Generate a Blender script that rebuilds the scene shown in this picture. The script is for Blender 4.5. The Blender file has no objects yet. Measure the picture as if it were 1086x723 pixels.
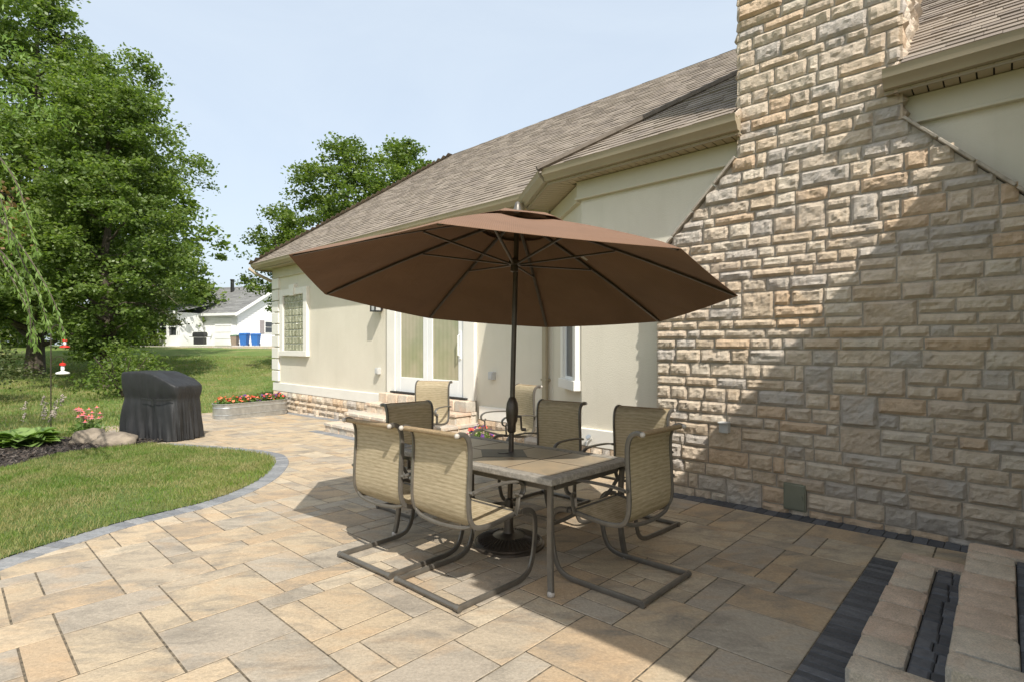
import bpy, math, random
import numpy as np
from mathutils import Vector, Matrix, Euler, noise
random.seed(7); RNG = np.random.default_rng(11)
PI = math.pi
sc = bpy.context.scene
COL = sc.collection
R = math.radians

# ------------------------------------------------------------------ frames
SL = 0.026                                   # the patio falls 2.6 % away from the viewer
def sstep(t): t = min(1, max(0, t)); return t*t*(3-2*t)
def gz(y, x=0):
    if y < 14: return -SL*y
    return -SL*14 + (1.42+SL*14)*sstep((y-13)/27.0) - (1.42+SL*14)*sstep(1/27.0)*(1 if y < 15 else 1)*max(0, 1-(y-14)/6) if y < 60 else 1.42
AX = Vector((-.731, .682, 0)).normalized(); BX = Vector((.682, .731, 0)).normalized()
def W(a, b, z=0): return AX*a + BX*b + Vector((0, 0, z))
def ab(x, y): v = Vector((x, y, 0)); return v.dot(AX), v.dot(BX)
TILT = Matrix.Rotation(-math.atan(SL), 4, 'X')

# ------------------------------------------------------------------ mesh builder
class MB:
    def __init__(s): s.v = []; s.f = []
    def add(s, vs, fs):
        o = len(s.v); s.v += [tuple(p) for p in vs]; s.f += [tuple(i+o for i in f) for f in fs]
    def hexa(s, p):  # 8 points: bottom 4 ccw, top 4 ccw
        s.add(p, [(3,2,1,0),(4,5,6,7),(0,1,5,4),(1,2,6,5),(2,3,7,6),(3,0,4,7)])
    def box(s, x0,x1,y0,y1,z0,z1):
        s.hexa([(x0,y0,z0),(x1,y0,z0),(x1,y1,z0),(x0,y1,z0),(x0,y0,z1),(x1,y0,z1),(x1,y1,z1),(x0,y1,z1)])
    def abox(s, a0,a1,b0,b1,z0,z1):          # box in the house frame
        s.hexa([W(a1,b0,z0),W(a0,b0,z0),W(a0,b1,z0),W(a1,b1,z0),W(a1,b0,z1),W(a0,b0,z1),W(a0,b1,z1),W(a1,b1,z1)])
    def prism(s, poly, z0, z1):               # poly: list of (x,y) ; z numbers
        n = len(poly)
        s.add([(p[0],p[1],z0) for p in poly]+[(p[0],p[1],z1) for p in poly],
              [tuple(range(n-1,-1,-1)), tuple(range(n,2*n))]+[(i,(i+1)%n,n+(i+1)%n,n+i) for i in range(n)])
    def extr(s, prof, p0, p1, out, up=Vector((0,0,1))):  # profile (u along out, w along up) swept p0->p1
        p0, p1, out = Vector(p0), Vector(p1), Vector(out)
        n = len(prof)
        s.add([p0+out*u+up*w for u,w in prof]+[p1+out*u+up*w for u,w in prof],
              [tuple(range(n)), tuple(range(2*n-1,n-1,-1))]+[(i,n+i,n+(i+1)%n,(i+1)%n) for i in range(n)])
    def tube(s, pts, r, n=8, cap=True, flat=None, ref=None):
        pts = [Vector(p) for p in pts]; m = len(pts)
        rs = r if isinstance(r, (list,tuple)) else [r]*m
        prev = None; rings = []
        for i,p in enumerate(pts):
            t = (pts[min(i+1,m-1)]-pts[max(i-1,0)])
            t = t.normalized() if t.length > 1e-9 else Vector((0,0,1))
            if ref is not None: u = Vector(ref)-t*Vector(ref).dot(t)
            elif prev is None:
                h = Vector((1,0,0)) if abs(t.x) < .9 else Vector((0,1,0)); u = h - t*h.dot(t)
            else: u = prev - t*prev.dot(t)
            if u.length < 1e-6: u = t.orthogonal()
            u.normalize(); prev = u; w = t.cross(u)
            if flat:
                hw, hh = flat; c = .25
                ring = [p+u*x*hw+w*y*hh for x,y in ((1,1-c*2),(1-c,1),(-1+c,1),(-1,1-c*2),(-1,-1+c*2),(-1+c,-1),(1-c,-1),(1,-1+c*2))]
            else:
                ring = [p+(u*math.cos(2*PI*k/n)+w*math.sin(2*PI*k/n))*rs[i] for k in range(n)]
            rings.append(ring)
        k = len(rings[0]); vs = [q for g in rings for q in g]; fs = []
        for i in range(m-1):
            for j in range(k): fs.append((i*k+j, i*k+(j+1)%k, (i+1)*k+(j+1)%k, (i+1)*k+j))
        if cap: fs += [tuple(range(k-1,-1,-1)), tuple(range((m-1)*k, m*k))]
        s.add(vs, fs)
    def lathe(s, prof, c=(0,0,0), n=24, axis=None):
        c = Vector(c); vs = []; fs = []; m = len(prof)
        M = Matrix.Identity(3) if axis is None else Vector((0,0,1)).rotation_difference(Vector(axis)).to_matrix()
        for r,z in prof:
            for k in range(n): vs.append(c+M@Vector((r*math.cos(2*PI*k/n), r*math.sin(2*PI*k/n), z)))
        for i in range(m-1):
            for k in range(n): fs.append((i*n+k, i*n+(k+1)%n, (i+1)*n+(k+1)%n, (i+1)*n+k))
        fs += [tuple(range(n-1,-1,-1)), tuple(range((m-1)*n, m*n))]
        s.add(vs, fs)
    def ball(s, c, r, n=8, m=6, sc3=(1,1,1)):
        c = Vector(c); vs = []; fs = []
        for i in range(m+1):
            th = PI*i/m
            for k in range(n):
                vs.append(c+Vector((r*sc3[0]*math.sin(th)*math.cos(2*PI*k/n), r*sc3[1]*math.sin(th)*math.sin(2*PI*k/n), -r*sc3[2]*math.cos(th))))
        for i in range(m):
            for k in range(n): fs.append((i*n+k, i*n+(k+1)%n, (i+1)*n+(k+1)%n, (i+1)*n+k))
        s.add(vs, fs)

def finish(name, me, mat, parent, root_loc, smooth):
    for m in (mat if isinstance(mat, (list,tuple)) else [mat]): me.materials.append(m)
    if smooth:
        me.polygons.foreach_set('use_smooth', [True]*len(me.polygons))
        if smooth == 'auto':
            try: me.set_sharp_from_angle(angle=R(38))
            except Exception: pass
    me.update()
    o = bpy.data.objects.new(name, me); COL.objects.link(o)
    if parent is not None: o.parent = parent
    return o
def obj(name, mb, mat, parent=None, smooth=False, off=None, bevel=0):
    """one mesh object; off = world position the vertices are taken relative to (the thing's base)"""
    vs = mb.v
    if off is not None: vs = [(p[0]-off[0], p[1]-off[1], p[2]-off[2]) for p in vs]
    me = bpy.data.meshes.new(name); me.from_pydata([tuple(p) for p in vs], [], mb.f)
    o = finish(name, me, mat, parent, off, smooth)
    if off is not None and parent is None: o.location = off
    if bevel:
        m = o.modifiers.new('bevel', 'BEVEL'); m.width = bevel; m.segments = 2; m.limit_method = 'ANGLE'; m.angle_limit = R(40)
    return o
def npobj(name, V, F, mat, parent=None, smooth=False, off=None):
    """quads from numpy: V (n,3), F (m,4)"""
    V = np.asarray(V, np.float32).copy()
    if off is not None: V -= np.array(off, np.float32)
    me = bpy.data.meshes.new(name); me.vertices.add(len(V)); me.vertices.foreach_set('co', V.ravel())
    F = np.asarray(F, np.int32); k = F.shape[1]
    me.loops.add(F.size); me.loops.foreach_set('vertex_index', F.ravel())
    me.polygons.add(len(F)); me.polygons.foreach_set('loop_start', np.arange(0, F.size, k, dtype=np.int32))
    try: me.polygons.foreach_set('loop_total', np.full(len(F), k, np.int32))
    except Exception: pass
    me.update(calc_edges=True); me.validate()
    o = finish(name, me, mat, parent, off, smooth)
    if off is not None and parent is None: o.location = off
    return o
def tag(o, label=None, cat=None, group=None, kind=None):
    if label: o['label'] = label
    if cat: o['category'] = cat
    if group: o['group'] = group
    if kind: o['kind'] = kind
    return o
def thing(name, label, cat, loc=(0,0,0), group=None, rot=None):
    o = bpy.data.objects.new(name, None); COL.objects.link(o); o.location = loc; o.empty_display_size = .2
    if rot is not None: o.rotation_euler = rot
    return tag(o, label, cat, group)
def copy_tree(o, parent=None):
    c = o.copy(); COL.objects.link(c)
    if parent is not None: c.parent = parent
    for ch in list(o.children): copy_tree(ch, c)
    return c

# ------------------------------------------------------------------ materials
def mat(name): 
    m = bpy.data.materials.new(name); m.use_nodes = True; nt = m.node_tree
    return m, nt, nt.nodes['Principled BSDF']
def node(nt, t, **kw):
    n = nt.nodes.new(t)
    for k,v in kw.items():
        if k in n.inputs: n.inputs[k].default_value = v
        else: setattr(n, k, v)
    return n
def coords(nt, scale=(1,1,1), kind='Object', rot=(0,0,0)):
    tc = node(nt, 'ShaderNodeTexCoord'); mp = node(nt, 'ShaderNodeMapping')
    mp.inputs['Scale'].default_value = scale; mp.inputs['Rotation'].default_value = rot
    if kind == 'World':
        g = node(nt, 'ShaderNodeNewGeometry'); nt.links.new(g.outputs['Position'], mp.inputs['Vector'])
    else: nt.links.new(tc.outputs[kind], mp.inputs['Vector'])
    return mp.outputs['Vector']
def tex(nt, vec, scale, detail=4, rough=.55, dist=0):
    n = node(nt, 'ShaderNodeTexNoise'); n.inputs['Scale'].default_value = scale; n.inputs['Detail'].default_value = detail
    n.inputs['Roughness'].default_value = rough; n.inputs['Distortion'].default_value = dist
    if vec is not None: nt.links.new(vec, n.inputs['Vector'])
    return n.outputs['Fac']
def ramp(nt, fac, stops):
    r = node(nt, 'ShaderNodeValToRGB'); e = r.color_ramp.elements
    while len(e) < len(stops): e.new(.5)
    for el,(p,c) in zip(e, stops): el.position = p; el.color = (*c, 1)
    nt.links.new(fac, r.inputs['Fac']); return r.outputs['Color']
def mix(nt, fac, c1, c2, mode='MIX'):
    m = node(nt, 'ShaderNodeMix'); m.data_type = 'RGBA'; m.blend_type = mode
    for s, v in ((m.inputs[0], fac), (m.inputs[6], c1), (m.inputs[7], c2)):
        if isinstance(v, (int,float)): s.default_value = v
        elif isinstance(v, tuple): s.default_value = (*v, 1) if len(v) == 3 else v
        else: nt.links.new(v, s)
    return m.outputs[2]
def math_(nt, op, a, b=0.0):
    m = node(nt, 'ShaderNodeMath'); m.operation = op
    for s,v in ((m.inputs[0],a),(m.inputs[1],b)):
        if isinstance(v,(int,float)): s.default_value = v
        else: nt.links.new(v, s)
    return m.outputs[0]
def island(nt): return node(nt, 'ShaderNodeNewGeometry').outputs['Random Per Island']
def bump(nt, bs, h, strength=.3, dist=.02):
    b = node(nt, 'ShaderNodeBump'); b.inputs['Strength'].default_value = strength; b.inputs['Distance'].default_value = dist
    nt.links.new(h, b.inputs['Height']); nt.links.new(b.outputs['Normal'], bs.inputs['Normal'])
def setc(nt, bs, c):
    if isinstance(c, tuple): bs.inputs['Base Color'].default_value = (*c, 1)
    else: nt.links.new(c, bs.inputs['Base Color'])
def plain(name, c, rough=.6, metal=0, var=.12, vs=6, bmp=0, bs_=60, kind='Object'):
    m, nt, bs = mat(name); v = coords(nt, kind=kind)
    f = tex(nt, v, vs, 5)
    setc(nt, bs, ramp(nt, f, [(.3, tuple(x*(1-var) for x in c)), (.7, tuple(min(1,x*(1+var)) for x in c))]))
    bs.inputs['Roughness'].default_value = rough; bs.inputs['Metallic'].default_value = metal
    if bmp: bump(nt, bs, tex(nt, v, bs_, 3), bmp, .01)
    return m
def hue_islands(name, cols, rough=.85, noise_scale=14, noise_amt=.35, b=.35, bscale=40, bdist=.01, stretch=(1,1,1), kind='World', rot=(0,0,0)):
    m, nt, bs = mat(name); v = coords(nt, stretch, kind, rot); g = island(nt)
    n = len(cols)
    base = ramp(nt, g, [((i+.0)/n, c) for i,c in enumerate(cols)])
    base.node.color_ramp.interpolation = 'CONSTANT'
    f = tex(nt, v, noise_scale, 7, .62, .4)
    k = ramp(nt, f, [(.25, (1-noise_amt,)*3), (.75, (1+noise_amt*.55,)*3)])
    setc(nt, bs, mix(nt, 1, base, k, 'MULTIPLY'))
    bs.inputs['Roughness'].default_value = rough
    if b: bump(nt, bs, tex(nt, v, bscale, 8, .68), b, bdist)
    return m

M = {}
# stucco
m, nt, bs = mat('stucco'); v = coords(nt, kind='World')
f = tex(nt, v, .9, 5, .6)
setc(nt, bs, ramp(nt, f, [(.3, (.645,.595,.485)), (.7, (.71,.66,.545))])); bs.inputs['Roughness'].default_value = .92
sl0 = bs.inputs['Base Color'].links[0].from_socket; fs_ = tex(nt, coords(nt, (2.2,2.2,.22), 'World'), 2, 6, .65); setc(nt, bs, mix(nt, 1, sl0, ramp(nt, fs_, [(.28,(.95,.95,.94)),(.5,(1,1,1))]), 'MULTIPLY'))
bump(nt, bs, tex(nt, v, 70, 6, .75), .45, .012); M['stucco'] = m
M['trim'] = plain('white_trim', (.78,.75,.68), .6, 0, .05, 1.5, .08, 50)
M['cream'] = plain('cream_trim', (.56,.51,.385), .5, 0, .05, 1.5)
M['gutter'] = plain('tan_gutter', (.36,.30,.205), .38, 0, .07, 2)
M['soffit'] = plain('tan_soffit', (.46,.385,.27), .5, 0, .05, 2)
M['white'] = plain('white_paint', (.8,.8,.78), .45, 0, .04, 3)
M['siding'] = plain('white_siding', (.80,.80,.80), .5, 0, .03, 2)
M['bronze'] = plain('bronze_metal', (.085,.068,.052), .38, .55, .2, 12)
M['pewter'] = plain('pewter_metal', (.15,.136,.115), .38, .45, .18, 14, .05, 120)
M['foot'] = plain('pale_plastic', (.45,.41,.36), .5)
M['dark'] = plain('dark_gap', (.03,.028,.025), .9)
M['mortar'] = plain('mortar', (.38,.335,.275), .95, 0, .2, 20, .5, 90, 'World')
M['greymetal'] = plain('grey_green_metal', (.20,.205,.15), .5, .2, .1, 8)
M['galv'] = plain('galvanised_steel', (.52,.53,.52), .34, .8, .16, 10)
M['greybox'] = plain('grey_plastic', (.5,.5,.48), .5)
M['door_glass'] = None
# wall stone
cols = [(.60,.50,.385),(.57,.48,.38),(.62,.52,.405),(.49,.44,.385),(.59,.445,.31),(.56,.46,.355),(.62,.54,.435),(.52,.465,.40),(.57,.46,.34),(.60,.505,.395)]
m, nt, bs = mat('wall_stone'); v = coords(nt, (1,1,1), 'World'); g = island(nt)
base = ramp(nt, g, [(i/len(cols), c) for i,c in enumerate(cols)]); base.node.color_ramp.interpolation = 'CONSTANT'
f = tex(nt, v, 9, 8, .65, .8); k = ramp(nt, f, [(.25,(.72,.70,.69)),(.5,(.98,.97,.95)),(.78,(1.12,1.11,1.09))])
c1 = mix(nt, 1, base, k, 'MULTIPLY')
f2 = tex(nt, v, 3.1, 5, .6, .5); c2 = mix(nt, ramp(nt, f2, [(.56,(0,0,0)),(.74,(.42,.42,.42))]), c1, (.48,.32,.17))
f3 = tex(nt, v, 2.3, 6, .6, .9); c3 = mix(nt, ramp(nt, f3, [(.60,(0,0,0)),(.78,(.5,.5,.5))]), c2, (.25,.25,.25))
setc(nt, bs, c3); bs.inputs['Roughness'].default_value = .93
bump(nt, bs, math_(nt,'ADD',tex(nt, v, 24, 9, .72),math_(nt,'MULTIPLY',tex(nt, v, 90, 5, .7),.4)), .9, .022); M['stone'] = m
# pavers
cols = [(.45,.36,.245),(.42,.345,.25),(.37,.315,.245),(.48,.375,.25),(.43,.32,.205),(.39,.335,.26),(.49,.405,.29),(.44,.345,.23)]
def paver_mat(name, rot):
    m, nt, bs = mat(name); v = coords(nt, (1,1,1), 'World'); vs = coords(nt, (1.5,3.0,2), 'World', rot=rot); g = island(nt)
    base = ramp(nt, g, [(i/len(cols), c) for i,c in enumerate(cols)]); base.node.color_ramp.interpolation = 'CONSTANT'
    wn = node(nt, 'ShaderNodeTexWhiteNoise'); wn.noise_dimensions = '1D'; nt.links.new(g, wn.inputs['W'])
    vv = node(nt, 'ShaderNodeVectorMath'); vv.operation = 'MULTIPLY_ADD'; nt.links.new(wn.outputs['Color'], vv.inputs[0]); vv.inputs[1].default_value = (30,30,30); nt.links.new(vs, vv.inputs[2])
    f = tex(nt, vv.outputs[0], 1.5, 9, .68, .7)
    c = mix(nt, ramp(nt, f, [(.45,(0,0,0)),(.66,(.9,.9,.9))]), base, (.225,.195,.155))
    f4 = tex(nt, vv.outputs[0], 1.9, 4, .55, .7); f4n = f4.node; f4n.noise_dimensions = '4D'; f4n.inputs['W'].default_value = 5
    c = mix(nt, ramp(nt, f4, [(.50,(0,0,0)),(.72,(.55,.55,.55))]), c, (.48,.325,.185))
    f2 = tex(nt, v, 60, 5, .7); c = mix(nt, 1, c, ramp(nt, f2, [(.3,(.78,.78,.78)),(.7,(1.10,1.10,1.10))]), 'MULTIPLY')
    setc(nt, bs, c); bs.inputs['Roughness'].default_value = .82
    bump(nt, bs, math_(nt, 'ADD', tex(nt, v, 24, 8, .65), math_(nt, 'MULTIPLY', f, .6)), .6, .014)
    return m
M['paver'] = paver_mat('flagstone_paver', (0,0,-R(47)))
M['joint'] = plain('joint_sand', (.13,.105,.07), .95, 0, .75, 30, .6, 120, 'World')
M['band'] = hue_islands('charcoal_paver', [(.085,.086,.092),(.105,.107,.114),(.07,.071,.076),(.12,.122,.13)], .8, 25, .35, .5, 60, .008)
M['border'] = hue_islands('grey_paver', [(.20,.205,.21),(.235,.24,.245),(.18,.185,.195),(.26,.26,.26)], .85, 25, .3, .5, 60, .008)
M['coping'] = hue_islands('tumbled_block', [(.66,.54,.41),(.60,.53,.44),(.68,.52,.39),(.63,.56,.46),(.55,.50,.42),(.68,.57,.44)], .92, 10, .25, 1.0, 75, .016)
nt = M['coping'].node_tree; bs = nt.nodes['Principled BSDF']; s0_ = bs.inputs['Base Color'].links[0].from_socket; v = coords(nt, kind='World')
setc(nt, bs, mix(nt, 1, mix(nt, ramp(nt, tex(nt, v, 5, 4, .6, .6), [(.52,(0,0,0)),(.72,(.5,.5,.5))]), s0_, (.64,.42,.28)), ramp(nt, tex(nt, v, 130, 4, .8), [(.32,(.68,.68,.68)),(.68,(1.18,1.18,1.18))]), 'MULTIPLY'))
# shingles
M['shingle'] = hue_islands('asphalt_shingle', [(.25,.205,.16),(.225,.185,.147),(.27,.225,.178),(.205,.168,.135),(.24,.197,.155),(.285,.238,.19),(.232,.19,.152)], .95, 3, .18, .5, 160, .006)
M['hipcap'] = plain('shingle_cap', (.15,.125,.10), .95, 0, .2, 9, .4, 120)
M['greyroof'] = hue_islands('grey_shingle', [(.20,.20,.195),(.23,.23,.225),(.18,.18,.178)], .95, 3, .15, 0)
# fabrics
m, nt, bs = mat('sling_fabric'); v = coords(nt, (14,14,150)); v2 = coords(nt, (420,420,420))
vw_ = coords(nt, (0,1,1)); wv = node(nt, 'ShaderNodeTexWave'); wv.bands_direction = 'DIAGONAL'; wv.inputs['Scale'].default_value = 24; wv.inputs['Distortion'].default_value = 1.2; wv.inputs['Detail'].default_value = 3; wv.inputs['Detail Scale'].default_value = 3; nt.links.new(vw_, wv.inputs['Vector'])
f = math_(nt, 'ADD', math_(nt,'MULTIPLY',wv.outputs['Fac'],.17), math_(nt,'MULTIPLY',tex(nt, v, 1, 3, .6),.83)); c = ramp(nt, f, [(.3,(.43,.35,.215)),(.7,(.68,.58,.40))])
setc(nt, bs, c); bs.inputs['Roughness'].default_value = .75
tr = node(nt, 'ShaderNodeBsdfTranslucent'); nt.links.new(c, tr.inputs['Color'])
tp = node(nt, 'ShaderNodeBsdfTransparent')
ms = node(nt, 'ShaderNodeMixShader'); ms.inputs[0].default_value = .34; nt.links.new(bs.outputs[0], ms.inputs[1]); nt.links.new(tr.outputs[0], ms.inputs[2])
ms2 = node(nt, 'ShaderNodeMixShader'); ms2.inputs[0].default_value = .14; nt.links.new(ms.outputs[0], ms2.inputs[1]); nt.links.new(tp.outputs[0], ms2.inputs[2])
nt.links.new(ms2.outputs[0], nt.nodes['Material Output'].inputs[0])
bump(nt, bs, f, .4, .004); M['sling'] = m
m, nt, bs = mat('canopy_fabric'); v = coords(nt)
wv = node(nt, 'ShaderNodeTexWave'); wv.inputs['Scale'].default_value = 28; wv.inputs['Distortion'].default_value = .6; wv.inputs['Detail'].default_value = 2; nt.links.new(v, wv.inputs['Vector'])
f = tex(nt, v, 2.4, 4)
c = mix(nt, .25, ramp(nt, f, [(.3,(.17,.093,.052)),(.7,(.215,.12,.07))]), ramp(nt, wv.outputs['Fac'], [(.0,(.13,.07,.04)),(1,(.26,.15,.09))]))
setc(nt, bs, c); bs.inputs['Roughness'].default_value = .85; bump(nt, bs, math_(nt,'ADD',math_(nt,'MULTIPLY',tex(nt, v, 260, 2),.15),tex(nt, v, 5, 3, .5, .8)), .35, .03)
tr = node(nt, 'ShaderNodeBsdfTranslucent'); nt.links.new(mix(nt, 1, c, (.9,.62,.5), 'MULTIPLY'), tr.inputs['Color'])
ms = node(nt, 'ShaderNodeMixShader'); ms.inputs[0].default_value = .09; nt.links.new(bs.outputs[0], ms.inputs[1]); nt.links.new(tr.outputs[0], ms.inputs[2])
nt.links.new(ms.outputs[0], nt.nodes['Material Output'].inputs[0]); M['canopy'] = m
m, nt, bs = mat('black_cover'); v = coords(nt)
setc(nt, bs, ramp(nt, tex(nt, v, 5, 4), [(.3,(.012,.012,.0125)),(.7,(.022,.022,.023))])); bs.inputs['Roughness'].default_value = .55
bump(nt, bs, tex(nt, v, 350, 2), .3, .003); M['cover'] = m
M['sling_roll'] = plain('rolled_sling', (.30,.215,.12), .8, 0, .2, 60, .3, 200)
# table
m, nt, bs = mat('table_tile'); v = coords(nt); g = island(nt)
f = tex(nt, v, 5, 6, .65, 1.0)
c = mix(nt, .5, ramp(nt, g, [(0,(.27,.215,.145)),(1,(.36,.275,.18))]), ramp(nt, f, [(.3,(.20,.17,.125)),(.7,(.42,.31,.19))]))
setc(nt, bs, c); bs.inputs['Roughness'].default_value = .38; bump(nt, bs, tex(nt, v, 30, 6), .12, .006); M['tile'] = m
M['tile_dark'] = plain('slate_tile', (.065,.06,.055), .45, 0, .3, 9, .1, 40)
m, nt, bs = mat('table_rim'); v = coords(nt)
setc(nt, bs, ramp(nt, tex(nt, v, 34, 7, .7), [(.32,(.19,.17,.145)),(.5,(.29,.265,.225)),(.68,(.41,.37,.31))])); bs.inputs['Roughness'].default_value = .6; bump(nt, bs, tex(nt, v, 60, 5), .4, .006); M['rim'] = m
def glass_mat(name, c, rough=.06):
    m, nt, bs = mat(name); v = coords(nt, (1,1,1), 'World')
    setc(nt, bs, ramp(nt, tex(nt, v, 1.2, 3), [(.3, tuple(x*.8 for x in c)), (.7, tuple(x*1.2 for x in c))])); bs.inputs['Roughness'].default_value = rough
    bs.inputs['Specular IOR Level'].default_value = .7; return m
M['pane'] = glass_mat('dark_pane', (.05,.055,.06)); 
m, nt, bs = mat('blind_pane'); v = coords(nt, (1,1,0), 'World')
wv = node(nt, 'ShaderNodeTexWave'); wv.inputs['Scale'].default_value = 3.6; wv.inputs['Distortion'].default_value = .6; nt.links.new(v, wv.inputs['Vector'])
setc(nt, bs, mix(nt, 1, ramp(nt, wv.outputs['Fac'], [(.0,(.37,.345,.235)),(.5,(.395,.37,.255)),(1,(.41,.38,.265))]), ramp(nt, tex(nt, coords(nt,(1,1,1),'World'), 1.6, 4), [(.35,(.75,.85,.7)),(.65,(1.1,1.05,1.05))]), 'MULTIPLY')); bs.inputs['Roughness'].default_value = .12; M['blind'] = m
m, nt, bs = mat('glass_block'); v = coords(nt, (1,1,1), 'World')
setc(nt, bs, ramp(nt, tex(nt, v, 7, 4, .6, 1.5), [(.35,(.22,.22,.14)),(.65,(.46,.46,.34))])); bs.inputs['Roughness'].default_value = .12; bump(nt, bs, tex(nt, v, 14, 2), .5, .03); M['block'] = m
# plants
def leaf_mat(name, cols, trans=.35, rough=.55):
    m, nt, bs = mat(name); g = island(nt); v = coords(nt, kind='World')
    n = len(cols); c = ramp(nt, g, [(i/(n-1), q) for i,q in enumerate(cols)])
    big = tex(nt, v, .55, 3); c = mix(nt, 1, c, ramp(nt, big, [(.3,(.75,.78,.75)),(.7,(1.2,1.15,1.05))]), 'MULTIPLY')
    setc(nt, bs, c); bs.inputs['Roughness'].default_value = rough; bs.inputs['Specular IOR Level'].default_value = .35
    tr = node(nt, 'ShaderNodeBsdfTranslucent'); nt.links.new(mix(nt, 1, c, (1.5,1.6,.7), 'MULTIPLY'), tr.inputs['Color'])
    ms = node(nt, 'ShaderNodeMixShader'); ms.inputs[0].default_value = trans; nt.links.new(bs.outputs[0], ms.inputs[1]); nt.links.new(tr.outputs[0], ms.inputs[2])
    nt.links.new(ms.outputs[0], nt.nodes['Material Output'].inputs[0]); return m
M['leaf'] = leaf_mat('maple_leaf', [(.085,.14,.03),(.13,.195,.045),(.175,.24,.065),(.10,.16,.04),(.23,.28,.12)], .42, .42)
M['leaf_b'] = leaf_mat('oak_leaf', [(.08,.135,.028),(.125,.185,.04),(.18,.235,.06)], .42, .42)
M['leaf_dry'] = leaf_mat('dry_leaf', [(.22,.13,.07),(.28,.17,.10),(.16,.12,.06)], .25)
M['needle'] = leaf_mat('conifer_spray', [(.05,.075,.025),(.075,.10,.035),(.10,.11,.045)], .2)
M['willow'] = leaf_mat('weeping_leaf', [(.14,.23,.06),(.19,.29,.08),(.24,.34,.11)], .4)
M['hosta'] = leaf_mat('hosta_leaf', [(.13,.22,.06),(.18,.28,.08),(.24,.34,.12)], .3, .45)
M['flower_leaf'] = leaf_mat('bedding_leaf', [(.08,.16,.03),(.13,.22,.05),(.18,.27,.07)], .3)
M['grass'] = leaf_mat('grass_blade', [(.095,.19,.028),(.14,.235,.04),(.19,.27,.06),(.28,.27,.11),(.12,.215,.036)], .38)
nt = M['grass'].node_tree; bs = nt.nodes['Principled BSDF']; lk = bs.inputs['Base Color'].links[0]; src_ = lk.from_socket
v = coords(nt, kind='World'); ft = tex(nt, v, 1.5, 5, .65, .6)
setc(nt, bs, mix(nt, ramp(nt, ft, [(.41,(0,0,0)),(.62,(.85,.85,.85))]), src_, (.38,.315,.155)))
def petal(name, c): return plain(name, c, .6, 0, .25, 40)
M['red'] = petal('red_petal', (.62,.06,.03)); M['orange'] = petal('salmon_petal', (.75,.20,.09)); M['purple'] = petal('purple_petal', (.10,.03,.16)); M['pink'] = petal('pink_petal', (.62,.20,.26)); M['straw'] = petal('dried_spike', (.42,.36,.30))
M['bark'] = plain('bark', (.085,.068,.05), .95, 0, .4, 9, .8, 30)
M['stem'] = plain('green_stem', (.12,.17,.05), .7)
M['mulch'] = plain('bark_mulch', (.035,.027,.022), .95, 0, .6, 40, .9, 70, 'World')
M['rock'] = plain('garden_rock', (.20,.165,.125), .95, 0, .5, 5, 1, 18)
m, nt, bs = mat('lawn'); v = coords(nt, kind='World')
f = tex(nt, v, .55, 6, .62, .5); f2 = tex(nt, v, 14, 6, .7)
c = ramp(nt, f, [(.34,(.10,.17,.028)),(.52,(.145,.205,.04)),(.63,(.24,.235,.08)),(.76,(.32,.27,.13))])
setc(nt, bs, mix(nt, 1, c, ramp(nt, f2, [(.3,(.6,.62,.6)),(.7,(1.3,1.28,1.2))]), 'MULTIPLY')); bs.inputs['Roughness'].default_value = .95
bump(nt, bs, tex(nt, v, 45, 6, .8), .9, .05); M['lawn'] = m
M['concrete'] = plain('concrete', (.46,.42,.36), .9, 0, .12, 3, .3, 60, 'World')
M['blue'] = plain('blue_plastic', (.03,.14,.42), .5); M['brown_bin'] = plain('brown_plastic', (.25,.20,.15), .6); M['green_lid'] = plain('green_plastic', (.05,.16,.09), .5)
M['black'] = plain('black_enamel', (.02,.02,.02), .4)
M['shutter'] = plain('grey_shutter', (.30,.27,.27), .7)
M['feeder_red'] = plain('red_plastic', (.65,.03,.02), .35); M['feeder_clear'] = plain('clear_bottle', (.75,.72,.70), .1)

# ------------------------------------------------------------------ camera, light, world
cam = bpy.data.cameras.new('camera'); co = bpy.data.objects.new('camera', cam); COL.objects.link(co)
co.location = (0,0,1.45); co.rotation_euler = (R(90),0,0)
cam.sensor_width = 36; cam.lens = 563/1086*36; cam.shift_y = 4.5/1086; cam.clip_end = 2000; cam.clip_start = .05
sc.camera = co
SUN = Vector((.37,-.929,0)).normalized(); EL = R(49)
SD = SUN*math.cos(EL)+Vector((0,0,math.sin(EL)))
L = bpy.data.lights.new('sun', 'SUN'); L.energy = 3.65; L.angle = R(.5); L.color = (1,.955,.88)
lo = bpy.data.objects.new('sun', L); COL.objects.link(lo); lo.rotation_euler = (-SD).to_track_quat('-Z','Y').to_euler(); lo.location = SD*40
w = bpy.data.worlds.new('World'); sc.world = w; w.use_nodes = True; nt = w.node_tree
sky = nt.nodes.new('ShaderNodeTexSky'); sky.sky_type = 'NISHITA'; sky.sun_disc = False; sky.sun_elevation = EL
sky.sun_rotation = math.atan2(SUN.x, SUN.y); sky.air_density = 1.0; sky.dust_density = 4.0; sky.ozone_density = 1.2
vw = coords(nt, (1,1,2.6), 'Generated'); wisps = tex(nt, vw, 2.2, 6, .6, .8)
haze = ramp(nt, wisps, [(.3,(.64,.64,.64)),(.72,(.74,.74,.74))])
nt.links.new(mix(nt, haze, sky.outputs[0], (3.75,4.2,4.6)), nt.nodes['Background'].inputs[0]); nt.nodes['Background'].inputs[1].default_value = .15
sc.view_settings.view_transform = 'Standard'; sc.view_settings.look = 'None'; sc.view_settings.gamma = 1; sc.view_settings.use_curve_mapping = False
sc.view_settings.exposure = 0.62
sc.cycles.max_bounces = 6; sc.cycles.transparent_max_bounces = 8; sc.cycles.use_denoising = True

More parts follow.
